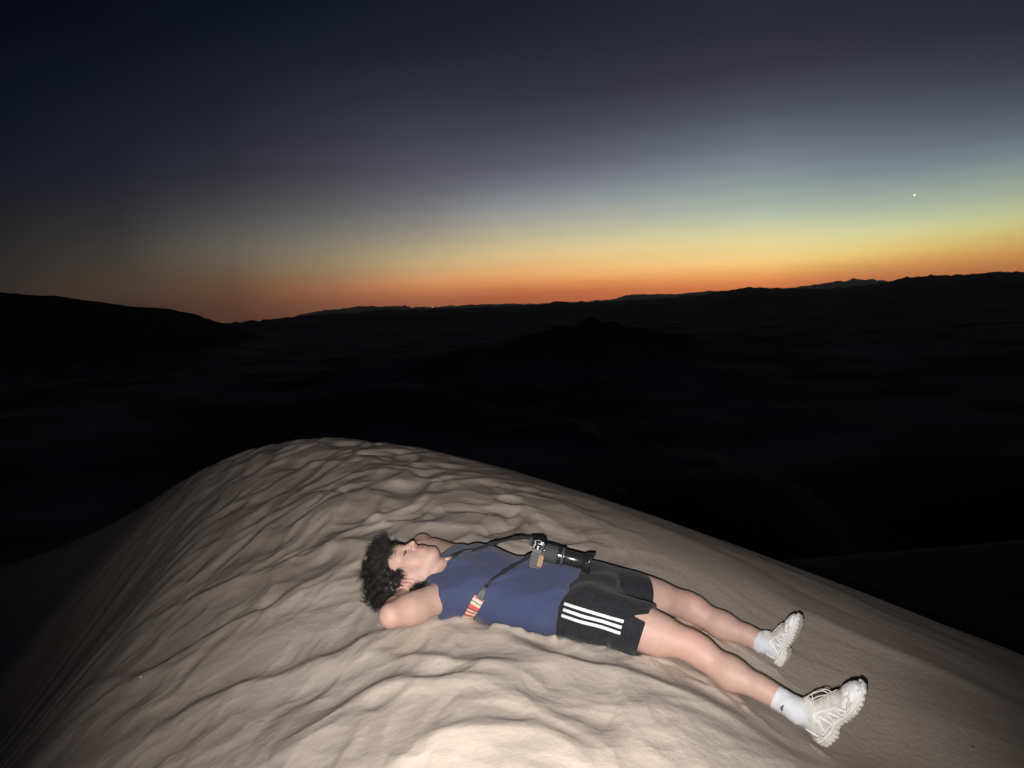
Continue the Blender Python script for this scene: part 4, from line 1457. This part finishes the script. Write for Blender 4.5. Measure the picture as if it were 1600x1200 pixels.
v, f = lathe(LC, LX, [(0, .031), (.006, .032), (.008, .0335)] + [(.010 + .002 * i, .0345 + (.0008 if i % 2 else 0)) for i in range(20)] + [(.052, .033), (.054, .031)])
lens = link_mesh('lens', v, f, m_rubber, camo, smooth=False)
v, f = lathe(LC, LX, [(.0535, .031), (.055, .034), (.061, .034), (.062, .031), (.066, .031), (.067, .0345), (.076, .0345), (.078, .030)])
link_mesh('aperture_ring', v, f, m_lens, lens, smooth=False)
v, f = lathe(LC, LX, [(.0665, .0350), (.069, .0352), (.074, .0352), (.0745, .0350)])
link_mesh('zoom_ring', v, f, m_rubber, lens, smooth=False)
v, f = lathe(LC, LX, [(.0775, .0275), (.080, .0285), (.142, .0275), (.144, .0265)])
link_mesh('barrel', v, f, m_lens, lens)
v, f = lathe(LC, LX, [(.1435, .026), (.146, .033), (.154, .036), (.156, .036), (.156, .033), (.150, .028)])
link_mesh('front_ring', v, f, m_lens, lens)
v, f = lathe(LC, LX, [(.146, .002), (.150, .026), (.1515, .020), (.152, .004)])
link_mesh('front_glass', v, f, m_glass, lens)
# petal hood
V, f = [], []
seg = 60; axn = unit(LX); a_ = CU; b_ = np.cross(axn, a_)
for ring_r, base in ((0, 1), (1, 1), (1, 0), (0, 0)):
    for j in range(seg):
        th = 2 * math.pi * j / seg
        dep = .017 + .008 * math.cos(2 * th)
        t = (.155 if base else .155 + dep) * LSC
        r = (.0365 if base else .042) + (.0018 if ring_r else 0)
        V.append(LC + axn * t + r * (math.cos(th) * a_ + math.sin(th) * b_))
for i in range(4):
    for j in range(seg):
        i2 = (i + 1) % 4
        f.append((i * seg + j, i * seg + (j + 1) % seg, i2 * seg + (j + 1) % seg, i2 * seg + j))
link_mesh('lens_hood', V, f, m_lens, lens)
cv = np.array([v_.co[:] for v_ in bodyc.data.vertices])

# strap: from the near lug down over the chest and round the side, from the far lug up round the neck
def on_shirt(px, py, lift=.003):
    a, n = hit(shirt_tree, px, py, lift)
    return a, n
def laid(pxs, lift, n=10):
    L_, N_ = [], []
    for c in bez([np.array([*p, 0.0]) for p in pxs], n):
        a, nn = on_shirt(c[0], c[1], lift)
        if a is not None: L_.append(a); N_.append(nn)
    return L_, N_
strap_parts = []
toC = -np.array(unit(ray(790, 890)))
a0, n0 = on_shirt(768, 906, .006)
near = bez([lug_n, lug_n * .75 + a0 * .25 + np.array([0, 0, -.004]), lug_n * .45 + a0 * .55 + np.array([0, 0, .000]), a0], 8)
nn = [unit(VD * .8 + toC * .5)] * len(near)
strap_parts.append(ribbon(near, nn, np.interp(np.linspace(0, 1, len(near)), [0, .1, .2, .5, 1], [.006, .018, .012, .010, .011]), .0022))
L_, N_ = laid([(768, 906), (760, 916), (757, 921)], .004)
strap_parts.append(ribbon(L_, N_, .012, .002))
# buckles
for s0, s1 in ((.10, .24), (.58, .66), (.74, .80)):
    i0, i1 = int(s0 * (len(near) - 1)), max(int(s0 * (len(near) - 1)) + 2, int(s1 * (len(near) - 1)) + 1)
    pts = near[i0:i1 + 1]
    strap_parts.append(ribbon(pts - nn[0] * .0012, nn[:len(pts)], .0165, .0055))
# far branch
b0, bn = on_shirt(737, 862, .005)
far = bez([lug_f, lug_f * .7 + b0 * .3 + np.array([0, 0, .020]), lug_f * .35 + b0 * .65 + np.array([0, 0, .014]), b0], 8)
fn = [unit(VD * .6 + toC * .8)] * len(far)
strap_parts.append(ribbon(far, fn, np.interp(np.linspace(0, 1, len(far)), [0, .1, .3, .6, 1], [.007, .014, .009, .011, .012]), .0022))
pts = far[6:11]; strap_parts.append(ribbon(pts, fn[:len(pts)], .016, .005))
pts = far[15:19]; strap_parts.append(ribbon(pts, fn[:len(pts)], .017, .005))
strap = link_mesh('strap', *merge(strap_parts), m_strap, camo, smooth=False)
L_, N_ = laid([(757.5, 919), (751, 932), (749, 936)], .0045)
link_mesh('leather_tab', *ribbon(L_, N_, np.linspace(.020, .038, len(L_)), .003), m_leather, strap, smooth=False)
L_, N_ = laid([(738, 860), (724, 863), (713, 868), (706, 873)], .0045)
link_mesh('leather_tab', *ribbon(L_, N_, np.interp(np.linspace(0, 1, len(L_)), [0, .4, 1], [.014, .022, .034]), .003), m_leather, strap, smooth=False)
# woven band with coloured stripes
m_band = new_mat('woven_band', (0.6, 0.2, 0.2), rough=0.9)
bc = [(0.62, .20, .22), (.66, .28, .28), (.68, .50, .48), (.66, .58, .54), (.16, .24, .17), (.70, .66, .36), (.72, .56, .36), (.55, .10, .12), (.60, .10, .13), (.22, .12, .10), (.66, .50, .40), (.52, .16, .14), (.70, .55, .42), (.50, .14, .12), (.66, .56, .46), (.4, .2, .15)]
bmats = [new_mat('band_colour', c, rough=.92, spec=.1) for c in bc]
for m in bmats:
    vary(m, 500, tuple(x * .8 for x in m.node_tree.nodes['Principled BSDF'].inputs['Base Color'].default_value[:3]), tuple(min(1, x * 1.15) for x in m.node_tree.nodes['Principled BSDF'].inputs['Base Color'].default_value[:3]), bump=.0006, bump_scale=1500)
L_, N_ = laid([(749.5, 933), (744, 943), (737, 955), (728, 967)], .0045, 22)
# carry on round the flank under the back
tail = [L_[-1] + (L_[-1] - L_[-4]) * k * .5 + np.array([0, .02, -.025]) * k * .5 for k in (1, 2, 3)]
NB_ = len(L_)
L2 = L_ + tail; N2 = N_ + [N_[-1]] * 3
v, f = ribbon(L2, N2, .042, .0028)
idx = []
for i in range(len(L2) - 1):
    k = min(len(bc) - 1, int(i / NB_ * len(bc)))
    idx += [k] * 4
idx += [0, 0]
link_mesh('woven_band', v, f, None, strap, smooth=False, mats=bmats, midx=idx)
# band round the neck: edge seen at the collar, passes under the nape
L_, N_ = laid([(707, 872), (700, 875), (696, 881)], .004, 8)
end = [L_[-1] + np.array([-.01, .0, -.03]), NB + SD * -.075 + AX * .05 + VD * -.03, NB + AX * .07 + VD * -.075, NB + SD * .06 + AX * .055 + VD * -.08, NB + SD * .12 + AX * .0 + VD * -.10]
pts = bez(list(L_) + end, 3)
c = NB + VD * -.02
nn = [unit(p - c) for p in pts]
v, f = ribbon(pts, nn, np.interp(np.linspace(0, 1, len(pts)), [0, .3, 1], [.004, .016, .040]), .0028)
idx = []
for i in range(len(pts) - 1): idx += [(i // 1) % len(bc)] * 4
idx += [0, 0]
link_mesh('woven_band', v, f, None, strap, smooth=False, mats=bmats, midx=idx)
# ------------------------------------------------------------------ air, star, far light
def emit_mat(name, col, k):
    m = bpy.data.materials.new(name); m.use_nodes = True
    t = m.node_tree; t.nodes.clear()
    e = N(t, 'ShaderNodeEmission'); e.inputs[0].default_value = (*col, 1); e.inputs[1].default_value = k
    o = N(t, 'ShaderNodeOutputMaterial'); t.links.new(e.outputs[0], o.inputs[0])
    return m

def ball(name, c, r, mat, parent=None, seg=16):
    v, f = [], []
    n = seg // 2
    for i in range(n + 1):
        th = math.pi * i / n
        for j in range(seg):
            ph = 2 * math.pi * j / seg
            v.append((c[0] + r * math.sin(th) * math.cos(ph), c[1] + r * math.sin(th) * math.sin(ph), c[2] + r * math.cos(th)))
    for i in range(n):
        for j in range(seg):
            f.append((i * seg + j, (i + 1) * seg + j, (i + 1) * seg + (j + 1) % seg, i * seg + (j + 1) % seg))
    return link_mesh(name, v, f, mat, parent)

dd = ray(1429, 305)
st = ball('evening_star', np.array([0, 0, EYE]) + dd / dd[1] * 120000, 112, emit_mat('starlight', (0.9, 1.0, 0.96), 3.0))
tag(st, 'bright white evening star alone in the greenish glow above the right skyline', 'star')
dd = ray(676, 480)
tl = ball('town_light', np.array([0, 0, EYE]) + dd / dd[1] * 12000, 6, emit_mat('town_glow', (1.0, 0.62, 0.35), 2.2))
tag(tl, 'tiny orange light of a far off place on the horizon left of centre', 'light')

hz_v = [(x, y, z) for z in (VALLEY - 30, 3200) for y in (-60000, 60000) for x in (-60000, 60000)]
hz_f = [(0, 2, 3, 1), (4, 5, 7, 6), (0, 1, 5, 4), (2, 6, 7, 3), (0, 4, 6, 2), (1, 3, 7, 5)]
m_hz = bpy.data.materials.new('evening_air'); m_hz.use_nodes = True
t = m_hz.node_tree; t.nodes.clear()
pv = N(t, 'ShaderNodeVolumePrincipled')
pv.inputs['Color'].default_value = (0.62, 0.76, 1.0, 1)
pv.inputs['Density'].default_value = HAZE
pv.inputs['Anisotropy'].default_value = 0.5
t.links.new(pv.outputs[0], N(t, 'ShaderNodeOutputMaterial').inputs['Volume'])
hz = link_mesh('haze', hz_v, hz_f, m_hz, smooth=False)
hz['kind'] = 'stuff'

for (px, py, Yp, r, colp, lab) in ((221, 1067, None, .0042, (.75, .73, .70), 'tiny pale pebble on the left flank of the dune'), (1520, 1173, None, .004, (.03, .028, .026), 'tiny dark pebble near the lower right corner of the sand')):
    g = on_ground(px, py)
    gz = float(full_ground(np.array([g[0]]), np.array([g[1]]))[0])
    o = ball('pebble', (g[0], g[1], gz + r * .4), r, new_mat('pebble_stone', colp, rough=.8), seg=10)
    o.data.transform(Matrix.Translation((g[0], g[1], gz + r * .4)) @ Matrix.Diagonal((1.3, .9, .7, 1)) @ Matrix.Translation((-g[0], -g[1], -gz - r * .4)))
    tag(o, lab, 'pebble')
# ------------------------------------------------------------------ sand fitted under the person
pv_all = []
for o in person.children_recursive:
    if o.type == 'MESH' and o.name.split('.')[0] not in ('hair', 'lace', 'eyelashes', 'eyebrow'):
        a = np.empty(len(o.data.vertices) * 3, np.float32); o.data.vertices.foreach_get('co', a)
        a = a.reshape(-1, 3)
        pv_all.append(a)
pv_all = np.concatenate(pv_all)      # parts are stored in world coordinates
CS = .012; X0, Y0, NX, NY = -.8, 1.9, 180, 135
ci = ((pv_all[:, 0] - X0) / CS).astype(int); cj = ((pv_all[:, 1] - Y0) / CS).astype(int)
BOT = np.full((NX, NY), 9.0)
np.minimum.at(BOT, (ci.clip(0, NX - 1), cj.clip(0, NY - 1)), pv_all[:, 2])
def bott(x, y):
    """lowest body height above the point, softened; 9 where free"""
    fx = (x - X0) / CS - .5; fy = (y - Y0) / CS - .5
    out = np.full(x.shape, 9.0)
    i0, j0 = np.floor(fx).astype(int), np.floor(fy).astype(int)
    for a in (-1, 0, 1, 2):
        for b in (-1, 0, 1, 2):
            i, j = (i0 + a).clip(0, NX - 1), (j0 + b).clip(0, NY - 1)
            dd = np.hypot(fx - (i0 + a), fy - (j0 + b))
            out = np.minimum(out, BOT[i, j] + .006 * np.maximum(0, dd - .7))
    return np.where((fx < 1) | (fy < 1) | (fx > NX - 2) | (fy > NY - 2), 9.0, out)
# sand pushed up in a low rim round everything that lies in it
DIST = np.where(BOT < 8, 0.0, 99.0); NEAR = BOT.copy()
for _ in range(9):
    for dx, dy in ((1, 0), (-1, 0), (0, 1), (0, -1), (1, 1), (1, -1), (-1, 1), (-1, -1)):
        sD = np.roll(np.roll(DIST, dx, 0), dy, 1) + math.hypot(dx, dy); sN = np.roll(np.roll(NEAR, dx, 0), dy, 1)
        m_ = sD < DIST
        DIST = np.where(m_, sD, DIST); NEAR = np.where(m_, sN, NEAR)
def grid_at(Gd, x, y):
    fx = np.clip((x - X0) / CS - .5, 0, NX - 1.001); fy = np.clip((y - Y0) / CS - .5, 0, NY - 1.001)
    i, j = fx.astype(int), fy.astype(int); a, b = fx - i, fy - j
    return Gd[i, j] * (1 - a) * (1 - b) + Gd[i + 1, j] * a * (1 - b) + Gd[i, j + 1] * (1 - a) * b + Gd[i + 1, j + 1] * a * b
def pressed(x, y):
    g = full_ground(x, y)
    m = (x > X0) & (x < X0 + NX * CS) & (y > Y0) & (y < Y0 + NY * CS)
    gm = g[m]
    b = bott(x[m], y[m])
    dd = grid_at(np.minimum(DIST, 12), x[m], y[m]); nb = grid_at(np.minimum(NEAR, .6), x[m], y[m])
    touch = sstep(.05, .0, nb - gm)
    gm = gm + touch * (.017 + .008 * fbm(x[m] * 14, y[m] * 14, 501, 2)) * np.exp(-((dd - 2.2) / 2.4) ** 2)
    g[m] = np.where(b < 8, smin(gm, b + .012, .02), gm)
    return g
finish_ground(pressed)
